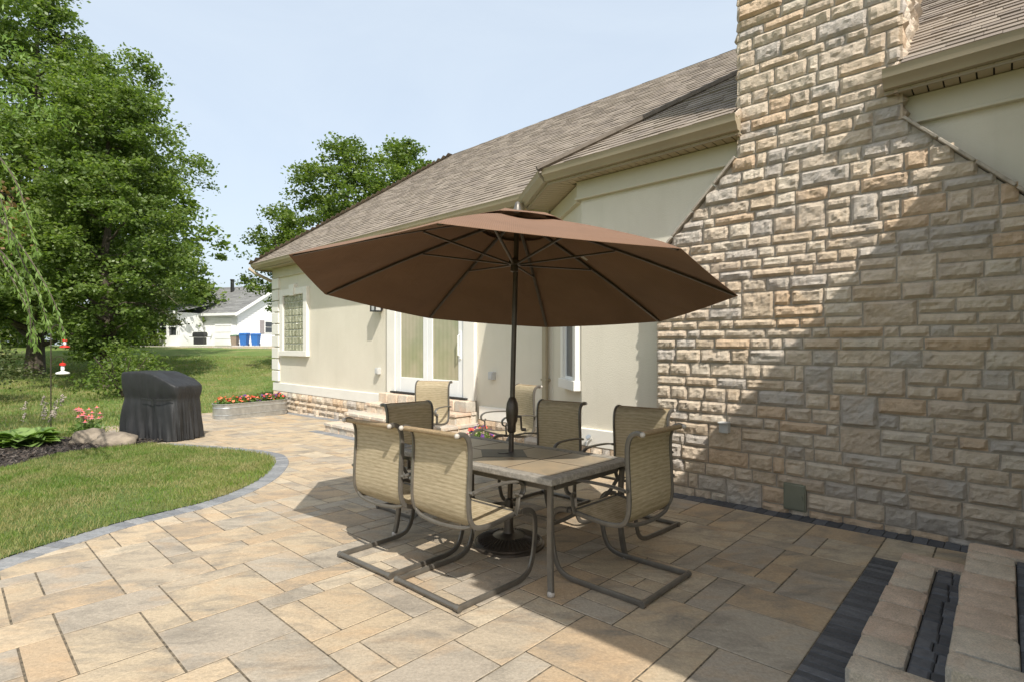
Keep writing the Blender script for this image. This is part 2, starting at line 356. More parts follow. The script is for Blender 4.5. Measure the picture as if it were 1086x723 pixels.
# ------------------------------------------------------------------ terrain
xs = np.concatenate([np.linspace(-400,-40,10)[:-1], np.linspace(-40,20,61), np.linspace(20,400,8)[1:]])
ys = np.concatenate([np.linspace(-60,-4,6)[:-1], np.linspace(-4,60,129), np.linspace(60,900,10)[1:]])
mb = MB(); nx, ny = len(xs), len(ys)
for y in ys:
    for x in xs:
        und = .05*noise.noise(Vector((x*.15,y*.15,0)))*sstep((y-14)/8) if y > 14 else 0
        mb.v.append((x,y,gz(y)-.035+und))
mb.f = [(j*nx+i, j*nx+i+1, (j+1)*nx+i+1, (j+1)*nx+i) for j in range(ny-1) for i in range(nx-1)]
tag(obj('ground', mb, M['lawn'], smooth=True), kind='structure')

# ------------------------------------------------------------------ patio
def G(px, py):                               # photo pixel to a point on the sloping patio plane
    y = 1.45*563/(py-380.6); return Vector(((px-543)/563*y, y, -SL*y))
# curved border between lawn and patio: outer edge, traced once and kept as ground coordinates (metres)
edge_px = [(-60,630),(0,605),(48,587),(88,574),(142,557),(188,545.6),(236,533),(272.6,518.7),(294.7,505.8),(305,494),(305.5,486.5),(296,480.5),(262,475.5),(216,472),(178,469.5)]
edge = [G(*p) for p in edge_px]
# resample smoothly (Catmull-Rom)
def crom(P, n=8):
    out = []
    for i in range(len(P)-1):
        p0,p1,p2,p3 = P[max(i-1,0)],P[i],P[i+1],P[min(i+2,len(P)-1)]
        for k in range(n):
            t = k/n
            out.append(.5*((2*p1)+(p2-p0)*t+(2*p0-5*p1+4*p2-p3)*t*t+(3*p1-p0-3*p2+p3)*t**3))
    out.append(P[-1]); return out
edge = crom(edge, 12)
# lawn-side offset of .21 m
def offset(P, d):
    out = []
    for i,p in enumerate(P):
        t = P[min(i+1,len(P)-1)]-P[max(i-1,0)]; t.z = 0; t.normalize()
        q = p+Vector((-t.y, t.x, 0))*d; q.z = -SL*q.y; out.append(q)
    return out
inner = offset(edge, .20)
def inpoly(x, y, P):
    c = False; n = len(P); j = n-1
    for i in range(n):
        if (P[i][1] > y) != (P[j][1] > y) and x < (P[j][0]-P[i][0])*(y-P[i][1])/(P[j][1]-P[i][1])+P[i][0]: c = not c
        j = i
    return c
lawn_poly = [(p.x,p.y) for p in inner]+[(-7.6,10.2),(-9.5,10.6),(-14,11.5),(-14,2.6)]
patio_poly = [(p.x,p.y) for p in edge]+[(-7.3,9.6),(-8.3,11.4),(-8.6,13.6),(-7.3,14.9),tuple(W(15.3,6.6)[:2]),tuple(W(3,6.6)[:2]),tuple(W(2.9,5.24)[:2]),tuple(W(-.2,5.24)[:2]),tuple(W(-.2,4.86)[:2]),tuple(W(.72,4.66)[:2]),tuple(W(.72,-3)[:2]),(-5,-1.5),(-5.6,1)]
def slab(mb, a0,a1,b0,b1, top=0.0, th=.055, bev=.003, jit=.001, gap=.0048):
    a0 += gap; a1 -= gap; b0 += gap; b1 -= gap
    j = random.uniform(-jit, jit); rings = []
    for ins, dz in ((0,-th),(0,-bev),(bev*.9,0)):
        ring = []
        for (a,b) in ((a1-ins,b0+ins),(a0+ins,b0+ins),(a0+ins,b1-ins),(a1-ins,b1-ins)):
            p = W(a,b); ring.append((p.x,p.y,-SL*p.y+top+dz+j))
        rings.append(ring)
    vs = rings[0]+rings[1]+rings[2]; fs = [(8,9,10,11)]
    for k in (0,4):
        for i in range(4): fs.append((k+i, k+(i+1)%4, k+4+(i+1)%4, k+4+i))
    mb.add(vs, fs)
U = .172
na, nb = 100, 60; A0 = .72; B1 = 5.245
occ = np.zeros((na,nb), bool); pav = MB()
sizes = [(3,2),(2,3),(3,2),(2,3),(2,2),(3,1),(1,3),(2,1),(1,2),(3,3),(3,2),(2,3)]
def paver_ok(a0,a1,b0,b1):
    for (a,b) in ((a0,b0),(a1,b0),(a0,b1),(a1,b1),((a0+a1)/2,(b0+b1)/2)):
        p = W(a,b)
        if inpoly(p.x,p.y,patio_poly): return True
    return False
def lay(occ, fa, fb):
    """random ashlar: fill cell by cell, avoiding sizes that would continue a neighbour's joint into a long line"""
    ida = np.zeros((occ.shape[0]+6, occ.shape[1]+6), int); cnt = 0
    for (_k,i,j) in sorted((i+j*1.03+random.uniform(0,.9),i,j) for i in range(occ.shape[0]) for j in range(occ.shape[1])):
        if occ[i,j]: continue
        best = None
        for (da,db) in sizes+[(1,1)]:
            if i+da > occ.shape[0] or j+db > occ.shape[1] or occ[i:i+da, j:j+db].any(): continue
            sc_ = random.random()*2.2+(.0 if da*db > 3 else .5)+(4 if da*db == 1 else 0)
            if j and ida[i+da-1,j-1] != ida[i+da,j-1]: sc_ += .5
            if i and j+db < occ.shape[1] and ida[i-1,j+db-1] != ida[i-1,j+db]: sc_ += .5
            gap_ = 0
            for q in range(i+da, min(i+da+2, occ.shape[0])):
                if occ[q,j]: gap_ = q-i-da; break
            if gap_ == 1: sc_ += .6
            if best is None or sc_ < best[0]: best = (sc_,da,db)
        _,da,db = best; cnt += 1
        occ[i:i+da, j:j+db] = True; ida[i:i+da, j:j+db] = cnt
        b = sorted((fb(j), fb(j+db)))
        if paver_ok(fa(i), fa(i+da), b[0], b[1]): slab(pav, fa(i), fa(i+da), b[0], b[1])
lay(occ, lambda i: A0+i*U, lambda j: B1-j*U)
# strip in front of the chimney between the steps and the charcoal course; area by the house door
for q in range(3): slab(pav, .72-.32*(q+1), .72-.32*q, 4.65, B1)
lay(np.zeros((76,8), bool), lambda i: 2.9+i*U, lambda j: B1+(j)*U)
patio = tag(obj('patio', pav, M['paver']), kind='structure')
jb = MB(); pp = patio_poly
jb.add([(x,y,-SL*y-.0035) for x,y in pp], [tuple(range(len(pp)))])
tag(obj('patio_bed', jb, M['joint']), kind='structure')
# charcoal courses
cb = MB(); b = 2.0
while b < 4.64: 
    wd = random.uniform(.045,.06); slab(cb, .50, .72, b, b+wd, .003, gap=.002); b += wd
tag(obj('paver_band', cb, M['band']), kind='structure')
cb = MB(); a = -.25
while a < 2.88: 
    wd = random.uniform(.09,.11); slab(cb, a, a+wd, B1+.002, 5.47, .003, gap=.002); a += wd
a = 2.9
tag(obj('wall_course', cb, M['band']), kind='structure')
cb = MB()
for (a0,a1,b0,b1) in ((6.9,10.15,5.02,5.22),(10.06,15.2,6.25,6.47)):
    a = a0
    while a < a1-.05: slab(cb, a, a+.2, b0, b1, .006, gap=.003); a += .2
tag(obj('house_course', cb, M['border']), kind='structure')
# curved border
cb = MB(); acc = 0; last = 0; Ln = [0]
for i in range(1,len(edge)): Ln.append(Ln[-1]+(edge[i]-edge[i-1]).length)
def at_len(P, s):
    import bisect
    i = min(max(bisect.bisect_right(Ln, s)-1, 0), len(P)-2); t = (s-Ln[i])/max(1e-6, Ln[i+1]-Ln[i]); return P[i].lerp(P[i+1], t)
s = 0
while s < Ln[-1]-.1:
    wd = random.uniform(.09,.115); g = .004
    q = [at_len(edge,s+g), at_len(edge,s+wd-g), at_len(inner,s+wd-g), at_len(inner,s+g)]
    zt = .007+random.uniform(-.002,.002)
    c = sum(q, Vector())/4
    cb.add([p+Vector((0,0,-.05)) for p in q]+[p+Vector((0,0,zt-.006)) for p in q]+[p.lerp(c,.06)+Vector((0,0,zt)) for p in q],
           [(8,9,10,11)]+[(k+i,k+(i+1)%4,k+4+(i+1)%4,k+4+i) for k in (0,4) for i in range(4)])
    s += wd
tag(obj('curved_border', cb, M['border']), kind='structure')
# lawn peninsula sheet + mulch
lb = MB(); gx = np.arange(-14,-2.6,.16); gy = np.arange(2.4,11.6,.16)
lb.add([(x,y,-SL*y+.011) for x,y in lawn_poly], [tuple(range(len(lawn_poly)))])
tag(obj('lawn', lb, M['lawn']), kind='structure')
mul_px = [(-40,506),(0,497),(30,489),(60,482),(90,477.5),(120,474),(150,471),(172,468.5),(150,463),(120,460),(90,463),(60,466),(30,470),(0,473),(-40,478)]
mpoly = [(G(*p).x, G(*p).y) for p in mul_px]
mbm = MB(); mbm.add([(x,y,-SL*y+.018) for x,y in mpoly], [tuple(range(len(mpoly)))])
tag(obj('mulch_bed', mbm, M['mulch']), kind='structure')
def quads(C, U_, V_):                        # leaf diamonds: base, left, tip, right
    n = len(C); P = np.empty((n,4,3), np.float32)
    P[:,0] = C-V_; P[:,1] = C-U_; P[:,2] = C+V_; P[:,3] = C+U_
    return P.reshape(-1,3), np.arange(4*n).reshape(-1,4)
def inpoly_np(q, P):
    c = np.zeros(len(q), bool); n = len(P); j = n-1
    for i in range(n):
        (xi,yi),(xj,yj) = P[i],P[j]
        if yi != yj: c ^= ((yi > q[:,1]) != (yj > q[:,1])) & (q[:,0] < (xj-xi)*(q[:,1]-yi)/(yj-yi)+xi)
        j = i
    return c
def pts_in(poly, n, holes=()):
    P = np.array(poly); lo_, hi = P.min(0), P.max(0); out = []; tot = 0
    while tot < n:
        q = RNG.uniform(lo_,hi,(n,2)); k = inpoly_np(q, poly)
        for h in holes: k &= ~inpoly_np(q, h)
        out.append(q[k]); tot += int(k.sum())
    return np.concatenate(out)[:n]
n = 3200; xy = pts_in(mpoly, n)              # bark chips
C = np.c_[xy, -SL*xy[:,1]+.03+RNG.uniform(0,.02,n)]; d = RNG.normal(size=(n,3)); d[:,2] *= .35; d /= np.linalg.norm(d,axis=1)[:,None]
e = RNG.normal(size=(n,3)); e = np.cross(d,e); e /= np.linalg.norm(e,axis=1)[:,None]
V,F = quads(C, e*RNG.uniform(.006,.012,(n,1)), d*RNG.uniform(.018,.04,(n,1)))
M['chip'] = hue_islands('bark_chip', [(.03,.024,.02),(.055,.042,.033),(.08,.062,.05),(.02,.017,.015),(.12,.10,.085)], .95, 20, .2, 0)
tag(npobj('mulch_chips', V, F, M['chip']), 'dark shredded bark mulch spread along the curved planting bed', 'mulch', kind='stuff')
def blades(xy, h0, h1, wd, zf):
    n = len(xy); C = np.c_[xy, zf(xy[:,1])]; ang = RNG.uniform(0,2*PI,n); hh = RNG.uniform(h0,h1,(n,1))
    lean = np.c_[np.cos(ang)*.5, np.sin(ang)*.5, np.ones(n)]*hh
    a2 = RNG.uniform(0,2*PI,n); wv = np.c_[np.cos(a2),np.sin(a2),np.zeros(n)]*wd
    P = np.empty((n,4,3),np.float32); P[:,0] = C-wv; P[:,1] = C+wv; P[:,2] = C+lean*np.array([.45,.45,.62])+wv*.7; P[:,3] = C+lean
    return P.reshape(-1,3), np.arange(4*n).reshape(-1,4)
near = [(p.x,p.y) for p in offset(edge, .172)]+[(-7.6,10.2),(-9.6,10.4),(-9.2,8.0),(-4.6,3.2)]
xy = pts_in(near, 95000, [mpoly])
# thin, patchy growth: keep according to a slow noise
keep = np.array([noise.noise(Vector((x*.9,y*.9,3)))*.6+.72 for x,y in xy]) > RNG.uniform(0,.9,len(xy)); xy = xy[keep]
V,F = blades(xy, .018,.052,.0032, lambda y: -SL*y+.008)
tag(npobj('grass', V, F, M['grass']), 'short patchy lawn grass inside the curved paver border', 'grass', kind='stuff')
far = [(-9.7,10.6),(-7.7,10.4),(-8.5,11.6),(-8.8,13.8),(-7.4,15.1),(-7.2,16.2),(-12,30),(-32,30),(-17,11)]
xy = pts_in(far, 60000); zf = np.vectorize(lambda y: gz(y)-.045)
V,F = blades(xy, .05,.11,.010, zf)
tag(npobj('lawn_grass', V, F, M['grass']), 'mown grass of the back lawn sloping up to the neighbouring house', 'grass', kind='stuff')

# ------------------------------------------------------------------ the house
HB = W(4, 5.6, gz(6.8)); 
house = thing('stucco_house', 'cream stucco house with a broad stone chimney and brown shingled hip roof beside the patio', 'house', HB)
def hp(name, mb, m, parent=None, smooth=False, bevel=0, label=None):
    o = obj(name, mb, m, parent or house, smooth, HB, bevel)
    if label: o['label'] = label
    return o
def stone_face(mb, O, u, n, rows, lim, res=.03, bulge=.045, base=.012, lmin=.16, lmax=.52, big=.05, seed=0):
    """pitched-face ashlar: O origin, u along the wall, n outward; rows: list of z edges; lim(z)->(u0,u1)"""
    rnd = random.Random(seed); blocked = {}
    up = Vector((0,0,1)); g = .007
    for r in range(len(rows)-1):
        z0, z1 = rows[r], rows[r+1]; zm = (z0+z1)/2
        lim_ = lim(zm)
        if lim_ is None: continue
        x, xe = lim_; bl = sorted(blocked.get(r, []))
        while x < xe-.02:
            skip = [q for q in bl if q[0] <= x+.001 < q[1]]
            if skip: x = skip[0][1]; continue
            Ls = rnd.uniform(lmin,lmax)*(1 if rnd.random() > .2 else .6)
            x1 = min(x+Ls, xe)
            if xe-x1 < .1: x1 = xe
            for q in bl:
                if x < q[0] < x1+.06: x1 = q[0]
            if x1-x < .03: x = x1; continue
            zz1 = z1
            if rnd.random() < big and r+2 < len(rows) and .2 < x1-x < .42:
                l2 = lim((rows[r+1]+rows[r+2])/2)
                if l2 and l2[0] < x and l2[1] > x1: zz1 = rows[r+2]; blocked.setdefault(r+1, []).append((x,x1))
            W_, H_ = x1-x-2*g, zz1-z0-2*g
            nx_, nz_ = max(2,int(W_/res)), max(2,int(H_/res))
            off = Vector((rnd.uniform(0,99),rnd.uniform(0,99),rnd.uniform(0,99))); pr = rnd.uniform(.6,1.25)*bulge
            tx, tz = rnd.uniform(-.08,.08), rnd.uniform(-.3,.3)
            vs = []
            for k in range(nz_+1):
                for i in range(nx_+1):
                    s, t = i/nx_, k/nz_
                    du, dz = s*W_, t*H_
                    ed = min(du, W_-du, dz, H_-dz)
                    rise = min(1, ed/(.011+.022*abs(noise.noise(off+Vector((du*11,dz*11,2)))))); rise = rise**.8
                    q = off+Vector((du*7,dz*9,0)); q2 = off+Vector((du*26,dz*26,7))
                    nn = noise.noise(q); rid = abs(noise.noise(q*1.7+Vector((5,5,5))))
                    qv = off+Vector((du*12,dz*15,0)); cc_ = noise.voronoi(qv)[1][0]; gr_ = noise.noise_vector(cc_*3.37); dq = qv-cc_
                    fac_ = gr_.z*.010+(dq.x*gr_.x*.55+dq.y*gr_.y)*.020
                    d = base + rise*(pr*(.8+tx*(s-.5)*2+tz*(t-.5)*2+.30*nn-.30*rid) + fac_) + .007*noise.noise(q2)*(0.35+rise)
                    ju = .006*noise.noise(off+Vector((dz*12,i and 3,1))) if i in (0,nx_) else 0
                    jz = .007*noise.noise(off+Vector((du*9,k and 3,4))) if k in (0,nz_) else 0
                    vs.append(O+u*(x+g+du+ju)+n*max(d,.004)+up*(z0+g+dz+jz))
            m_ = nx_+1
            fs = [(k*m_+i,k*m_+i+1,(k+1)*m_+i+1,(k+1)*m_+i) for k in range(nz_) for i in range(nx_)]
            # rim back to the mortar
            o0 = len(vs); per = [i for i in range(m_)]+[k*m_+nx_ for k in range(1,nz_+1)]+[nz_*m_+i for i in range(nx_-1,-1,-1)]+[k*m_ for k in range(nz_-1,0,-1)]
            vs += [vs[i]-n*.03 for i in per]
            P = len(per); fs += [(per[i], o0+i, o0+(i+1)%P, per[(i+1)%P]) for i in range(P)]
            mb.add(vs, fs); x = x1
# walls: one extruded outline
wall = [(15.4,6.51),(5.2,6.51),(4.0,5.6),(-.9,5.6),(-.9,1.5),(-5.5,1.5),(-5.5,13.4),(15.4,13.4)]
mb = MB(); mb.prism([W(a,b)[:2] for a,b in wall][::-1], -.6, 3.56); hp('wall', mb, M['stucco'])
A_in = -BX                                    # outward normal of the long walls
# plinth trim bands
def band(a0,a1,b,z0,z1,th=.04): mb.abox(a0,a1,b-th,b+.02,z0,z1)
mb = MB(); band(9.66,15.44,6.51,.17,.40); hp('base_trim', mb, M['trim'], bevel=.008); mb = MB(); band(5.28,6.84,6.51,.15,.38); hp('base_trim', mb, M['trim'], bevel=.008)
mb = MB(); band(2.88,4.03,5.6,.18,.40); hp('base_trim', mb, M['trim'], bevel=.008); mb = MB()
c0, c1 = W(4.0,5.6), W(5.2,6.51); cd = (c1-c0).normalized(); cn = Vector((-cd.y,cd.x,0)); 
if cn.dot(-c0) < 0: cn = -cn
def cpt(s, o, z): return c0+cd*s+cn*o+Vector((0,0,z))
def cbox(mb, s0,s1,o0,o1,z0,z1): mb.hexa([cpt(s0,o1,z0),cpt(s1,o1,z0),cpt(s1,o0,z0),cpt(s0,o0,z0),cpt(s0,o1,z1),cpt(s1,o1,z1),cpt(s1,o0,z1),cpt(s0,o0,z1)])
cbox(mb, .03,1.5,-.02,.04,.18,.40); hp('base_trim', mb, M['trim'], bevel=.008)
# stone plinth under the trim
def rows_(z0, z1, lo_, hi, seed):
    rnd = random.Random(seed); r = [z0]
    while r[-1] < z1-lo_*.7: r.append(r[-1]+rnd.uniform(lo_,hi))
    r[-1] = z1; return r
for q in ((9.6,15.42,6.485,6.55,-.6,.165),(5.28,6.86,6.485,6.55,-.6,.145),(2.88,4.02,5.575,5.62,-.6,.175)): mb = MB(); mb.abox(*q); hp('plinth_mortar', mb, M['mortar'])
mb = MB(); cbox(mb,.02,1.5,-.02,.02,-.6,.175); hp('plinth_mortar', mb, M['mortar'])
mb = MB(); stone_face(mb, W(15.42,6.485), -AX, -BX, rows_(-.42,.165,.11,.17,3), lambda z: (0,5.8), .05, seed=4); hp('stone_plinth', mb, M['stone']); mb = MB()
stone_face(mb, W(6.86,6.485), -AX, -BX, rows_(-.32,.145,.11,.17,5), lambda z: (0,1.58), .05, seed=6); hp('stone_plinth', mb, M['stone']); mb = MB()
stone_face(mb, W(4.02,5.575), -AX, -BX, rows_(-.22,.175,.11,.17,7), lambda z: (0,1.12), .05, seed=8)
hp('stone_plinth', mb, M['stone'])
# frieze under the soffit
mb = MB(); band(1.97,4.05,5.6,3.32,3.54,.045); band(1.97,4.07,5.6,3.305,3.335,.06)
hp('frieze_board', mb, M['cream'], bevel=.006); mb = MB(); band(-.9,.66,5.6,3.32,3.54,.045); band(-.9,.66,5.6,3.305,3.335,.06)
hp('frieze_board', mb, M['cream'], bevel=.006); mb = MB(); band(5.25,15.46,6.51,3.36,3.62,.045); band(5.25,15.46,6.51,3.345,3.375,.06)
hp('frieze_board', mb, M['cream'], bevel=.006); mb = MB(); cbox(mb, 0.02,1.5,-.02,.045,3.30,3.515); cbox(mb, 0.02,1.5,-.02,.06,3.285,3.315)
hp('frieze_board', mb, M['cream'], bevel=.006)
# corner quoins
for k in range(9):
    mb = MB(); z = .44+k*.325; mb.abox(15.05,15.47,6.45,6.56,z,z+.295); hp('quoin', mb, M['trim'], bevel=.01)
# window with glass block
mb = MB(); mb.abox(13.30,13.50,6.43,6.53,1.30,2.98); mb.abox(14.72,14.92,6.43,6.53,1.30,2.98); mb.abox(13.5,14.72,6.43,6.53,2.80,2.98); mb.abox(13.28,14.94,6.41,6.53,1.16,1.30)
wf = hp('window', mb, M['trim'], bevel=.008)
mb = MB(); mb.hexa([W(14.22,6.40,2.78),W(14.00,6.40,2.78),W(14.00,6.53,2.78),W(14.22,6.53,2.78),W(14.27,6.40,3.08),W(13.95,6.40,3.08),W(13.95,6.53,3.08),W(14.27,6.53,3.08)]); hp('keystone', mb, M['trim'], wf)
mb = MB(); mb.abox(13.49,14.73,6.50,6.53,1.29,2.81); hp('grout', mb, M['trim'], wf)
mb = MB()
for i in range(6):
    for k in range(8):
        mb.abox(13.51+i*.2017+.012, 13.51+(i+1)*.2017-.012, 6.47,6.505, 1.30+k*.1875+.012, 1.30+(k+1)*.1875-.012)
hp('glass_block', mb, M['block'], wf, bevel=.012)
# patio door
mb = MB()
mb.abox(9.36,9.66,6.44,6.53,.46,3.2); mb.abox(6.93,7.23,6.44,6.53,.46,3.2); mb.abox(7.23,9.36,6.44,6.53,2.72,3.2); mb.abox(7.23,9.36,6.45,6.53,.40,.47)
df = hp('patio_door', mb, M['trim'], bevel=.01)
for (a0,a1) in ((8.30,9.34),(7.25,8.29)):
    mb = MB(); mb.abox(a0,a0+.14,6.47,6.515,.48,2.71); mb.abox(a1-.14,a1,6.47,6.515,.48,2.71); mb.abox(a0+.14,a1-.14,6.47,6.515,2.52,2.71); mb.abox(a0+.14,a1-.14,6.47,6.515,.48,.80)
    lf = hp('door_leaf', mb, M['white'], df, bevel=.006)
    mb = MB(); mb.abox(a0+.135,a1-.135,6.49,6.512,.79,2.53); hp('door_glass', mb, M['blind'], df)
mb = MB(); mb.tube([W(7.33,6.46,1.25),W(7.33,6.41,1.27),W(7.33,6.41,1.62),W(7.33,6.46,1.64)], .012, 6); mb.abox(7.30,7.36,6.45,6.475,1.2,1.7); hp('handle', mb, M['white'], df)
mb = MB(); mb.abox(7.1,9.45,6.38,6.47,.475,.505); hp('threshold', mb, M['dark'], df)
# chamfer window
mb = MB(); 
for (s0,s1,z0,z1) in ((.05,.17,.98,2.75),(.66,.78,.98,2.75),(.17,.66,2.63,2.75)): cbox(mb,s0,s1,-.02,.075,z0,z1)
cbox(mb,.03,.80,-.02,.10,.86,.99); bw = hp('bay_window', mb, M['trim'], bevel=.006)
mb = MB(); cbox(mb,.16,.67,-.01,.02,.98,2.64); hp('pane', mb, M['pane'], bw)
mb = MB(); cbox(mb,.17,.66,.02,.035,1.78,1.83); cbox(mb,.17,.20,.02,.035,.99,2.63); cbox(mb,.63,.66,.02,.035,.99,2.63); cbox(mb,.2,.63,.02,.035,.99,1.03); hp('sash', mb, M['white'], bw)
# gutters, fascia, soffits
GP = [(0,0),(.0,-.14),(.055,-.14),(.075,-.10),(.115,-.07),(.125,-.02),(.135,0),(.125,.004),(.11,-.012),(.1,-.03),(.03,-.03)]
def gut(p0,p1,out): mb.extr(GP, p0, p1, out); mb.extr([(-.022,-.17),(-.022,.02),(-.002,.02),(-.002,-.17)], p0, p1, out)
ZE2, ZE1 = 3.70, 3.755
E = [(-.426,5.1),(4.32,5.1),(5.42,6.0),(15.86,6.0)]
mb = MB(); gut(W(4.37,5.36,ZE2),W(1.93,5.36,ZE2),-BX); hp('gutter', mb, M['gutter'], smooth='auto')
mb = MB(); gut(W(.75,5.36,ZE2),W(-.43,5.36,ZE2),-BX); hp('gutter', mb, M['gutter'], smooth='auto')
e0, e1 = W(4.37,5.36), W(5.42,6.135); ed_ = (e1-e0).normalized(); en = Vector((-ed_.y,ed_.x,0)); 
if en.dot(-e0) < 0: en = -en
mb = MB(); gut(W(5.42,6.135,ZE2),W(4.37,5.36,ZE2),en); hp('gutter', mb, M['gutter'], smooth='auto')
mb = MB(); gut(W(15.86,6.135,ZE1),W(5.40,6.135,ZE1),-BX); hp('gutter', mb, M['gutter'], smooth='auto')
mb = MB(); gut(W(-.426,5.36,ZE2),W(-.426,1.05,ZE2),AX); hp('gutter', mb, M['gutter'], smooth='auto'); mb = MB(); gut(W(-.426,1.05,ZE2),W(-6,1.05,ZE2),-BX); hp('gutter', mb, M['gutter'], smooth='auto')
mb = MB(); gut(W(15.86,13.9,ZE1),W(15.86,6.135,ZE1),AX); hp('gutter', mb, M['gutter'], smooth='auto')
mb = MB(); dk = MB()
def soff(p0, p1, inw, dep, z, wd=.1):
    d = (p1-p0); Ls = d.length; d.normalize(); k = 0
    while k*wd < Ls:
        q = p0+d*(k*wd); q1 = p0+d*min(Ls,k*wd+wd-.012)
        lo_ = [Vector((p.x,p.y,z)) for p in (q, q1, q1+inw*dep, q+inw*dep)]; hi = [p+Vector((0,0,.012)) for p in lo_]
        mb.hexa(lo_+hi); k += 1
    lo_ = [Vector((p.x,p.y,z+.014)) for p in (p0,p1,p1+inw*dep,p0+inw*dep)]; dk.hexa(lo_+[p+Vector((0,0,.01)) for p in lo_])
for q in ((W(1.94,5.36),W(4.37,5.36),BX,.245,3.545),(W(-.42,5.36),W(.75,5.36),BX,.245,3.545),(W(5.42,6.135),W(15.86,6.135),BX,.38,3.625),(W(4.35,5.36),W(5.42,6.135),-en,.70,3.541),(W(-.426,1.05),W(-.426,5.36),-AX,.48,3.52),(W(15.4,6.135),W(15.86,6.135),BX,6,3.63)):
    mb = MB(); dk = MB(); soff(*q); hp('soffit_gap', dk, M['dark'], hp('soffit', mb, M['soffit']))
for (e0_,e1_) in ((1.95,1.972),(.66,.685)):
    mb = MB(); prof = [(5.36,3.53),(5.455,3.53),(5.455,3.825),(5.295,3.71),(5.36,3.70)]; n_ = len(prof)
    mb.add([W(e0_,b_,z_) for b_,z_ in prof]+[W(e1_,b_,z_) for b_,z_ in prof], [tuple(range(n_)),tuple(range(2*n_-1,n_-1,-1))]+[(i,n_+i,n_+(i+1)%n_,(i+1)%n_) for i in range(n_)])
    hp('eave_end', mb, M['stone'])
# roof decks, shingles
PM, P2 = .79, .70
Dm = 4.1; zr = ZE1+.02+PM*Dm
roof = MB()
ea = [W(15.92,6.065,ZE1-.02), W(4.3,6.065,ZE1-.02)]; rd = [W(11.79,10.235,zr-.05), W(0,10.235,zr-.05)]
roof.add([W(15.92,6.065,ZE1),W(2.4,6.065,ZE1),W(2.4,10.235,zr),W(11.75,10.235,zr),W(15.92,14.2,ZE1),W(2.4,14.2,ZE1)], [(0,1,2,3),(0,3,4),(3,2,5,4)])
z2 = lambda b: ZE2+.01+P2*(b-5.29)
tt = 5.0
def R2(a,b): return W(a,b,z2(b))
roof.add([R2(4.38,5.29),R2(1.99,5.29),R2(1.99,6.52),R2(3.15,6.52)], [(0,1,2,3)])
roof.add([R2(.63,5.29),R2(-.44,5.29),R2(-.44,6.52),R2(.63,6.52)], [(0,1,2,3)])
roof.add([R2(3.15,6.52),R2(-.44,6.52),R2(-.44,10.2),R2(-.53,10.2)], [(0,1,2,3)])
roof.add([R2(4.38,5.29),R2(-.53,10.2),W(4.38,9,z2(5.29)+2),W(5.5,6.085,z2(5.29))], [(0,1,2,3)])
# wing roof
roof.add([W(-.36,.98,ZE2),W(-.36,5.1,ZE2),W(-3,5.1,ZE2+1.85),W(-3,3.62,ZE2+1.85),W(-6,.98,ZE2),W(-6,3.62,ZE2+1.85),W(-3,12,ZE2+1.85),W(-.36,12,ZE2)], [(0,1,2,3),(0,3,5,4),(1,7,6,2)])
rf = hp('roof', roof, M['hipcap'])
def shingles(mb, O, u, v, n, L_, lim, exp=.14, tw=(.13,.30), th=.009):
    k = 0
    while k*exp < L_:
        v0 = k*exp; v1 = v0+exp*1.25; l = lim(v0+exp*.5)
        if l:
            x = l[0]-random.uniform(0,.0)
            while x < l[1]-.01:
                x1 = min(x+random.uniform(*tw), l[1]); t_ = th*random.choice((.55,1,1.35))
                p = [O+u*x+v*v0, O+u*x1+v*v0, O+u*x1+v*min(v1,L_), O+u*x+v*min(v1,L_)]
                q = [p[0]+n*(t_+.01), p[1]+n*(t_+.01), p[2]+n*.006, p[3]+n*.006]
                mb.add([p[0]-n*.0,p[1]-n*.0]+q, [(2,3,4,5),(0,1,3,2),(0,2,5),(1,4,3)])
                x = x1+.003
        k += 1
# main slope
vv = (BX+Vector((0,0,PM))); sl = vv.length; vv.normalize(); nn = (-BX*PM+Vector((0,0,1))).normalized()
mb = MB(); Lm = Dm*sl
shingles(mb, W(15.92,6.065,ZE1+.005), -AX, vv, nn, Lm+.05, lambda s: (s/sl, 13.5), exp=.13)
hp('shingles', mb, M['shingle'], rf)
# front slope
vv = (BX+Vector((0,0,P2))); sl2 = vv.length; vv.normalize(); nn = (-BX*P2+Vector((0,0,1))).normalized()
mb = MB(); sb_ = 1.23*sl2
shingles(mb, W(4.38,5.29,ZE2+.015), -AX, vv, nn, sb_, lambda s: (s/sl2, 2.39), exp=.13)
shingles(mb, W(4.38,5.29,ZE2+.015), -AX, vv, nn, sb_, lambda s: (3.75, 4.8), exp=.13)
shingles(mb, W(4.38,5.29,ZE2+.015)+vv*sb_, -AX, vv, nn, 5.0-sb_, lambda s: ((s+sb_)/sl2, 4.8), exp=.13)
hp('shingles', mb, M['shingle'], rf)
# left hip and wing slope (side views)
vv = (-AX+Vector((0,0,PM))).normalized(); nn = (AX*PM+Vector((0,0,1))).normalized()
mb = MB(); shingles(mb, W(15.92,14.2,ZE1+.005), -BX, vv, nn, Lm, lambda s: (s/sl, 8.27-s/sl), exp=.13)
vv = (-AX+Vector((0,0,.7))); s3 = vv.length; vv.normalize(); nn = (AX*.7+Vector((0,0,1))).normalized()
shingles(mb, W(-.36,5.1,ZE2+.005), -BX, vv, nn, 2.64*s3, lambda s: (0, 4.12-s/s3), exp=.13)
hp('shingles', mb, M['shingle'], rf)
# caps
mb = MB()
def cap(p0,p1,r=.05): mb.tube([p0,p1], r, 6)
cap(W(15.9,6.085,ZE1+.0), W(11.79,10.235,zr+.0), .05); cap(W(11.79,10.235,zr+.0), W(2.4,10.235,zr+.0), .03)
cap(W(4.40,5.185,z2(5.29)-.01), W(4.38-4.875,10.165,z2(10.165)+.0), .045)
hp('ridge_cap', mb, M['hipcap'], rf)
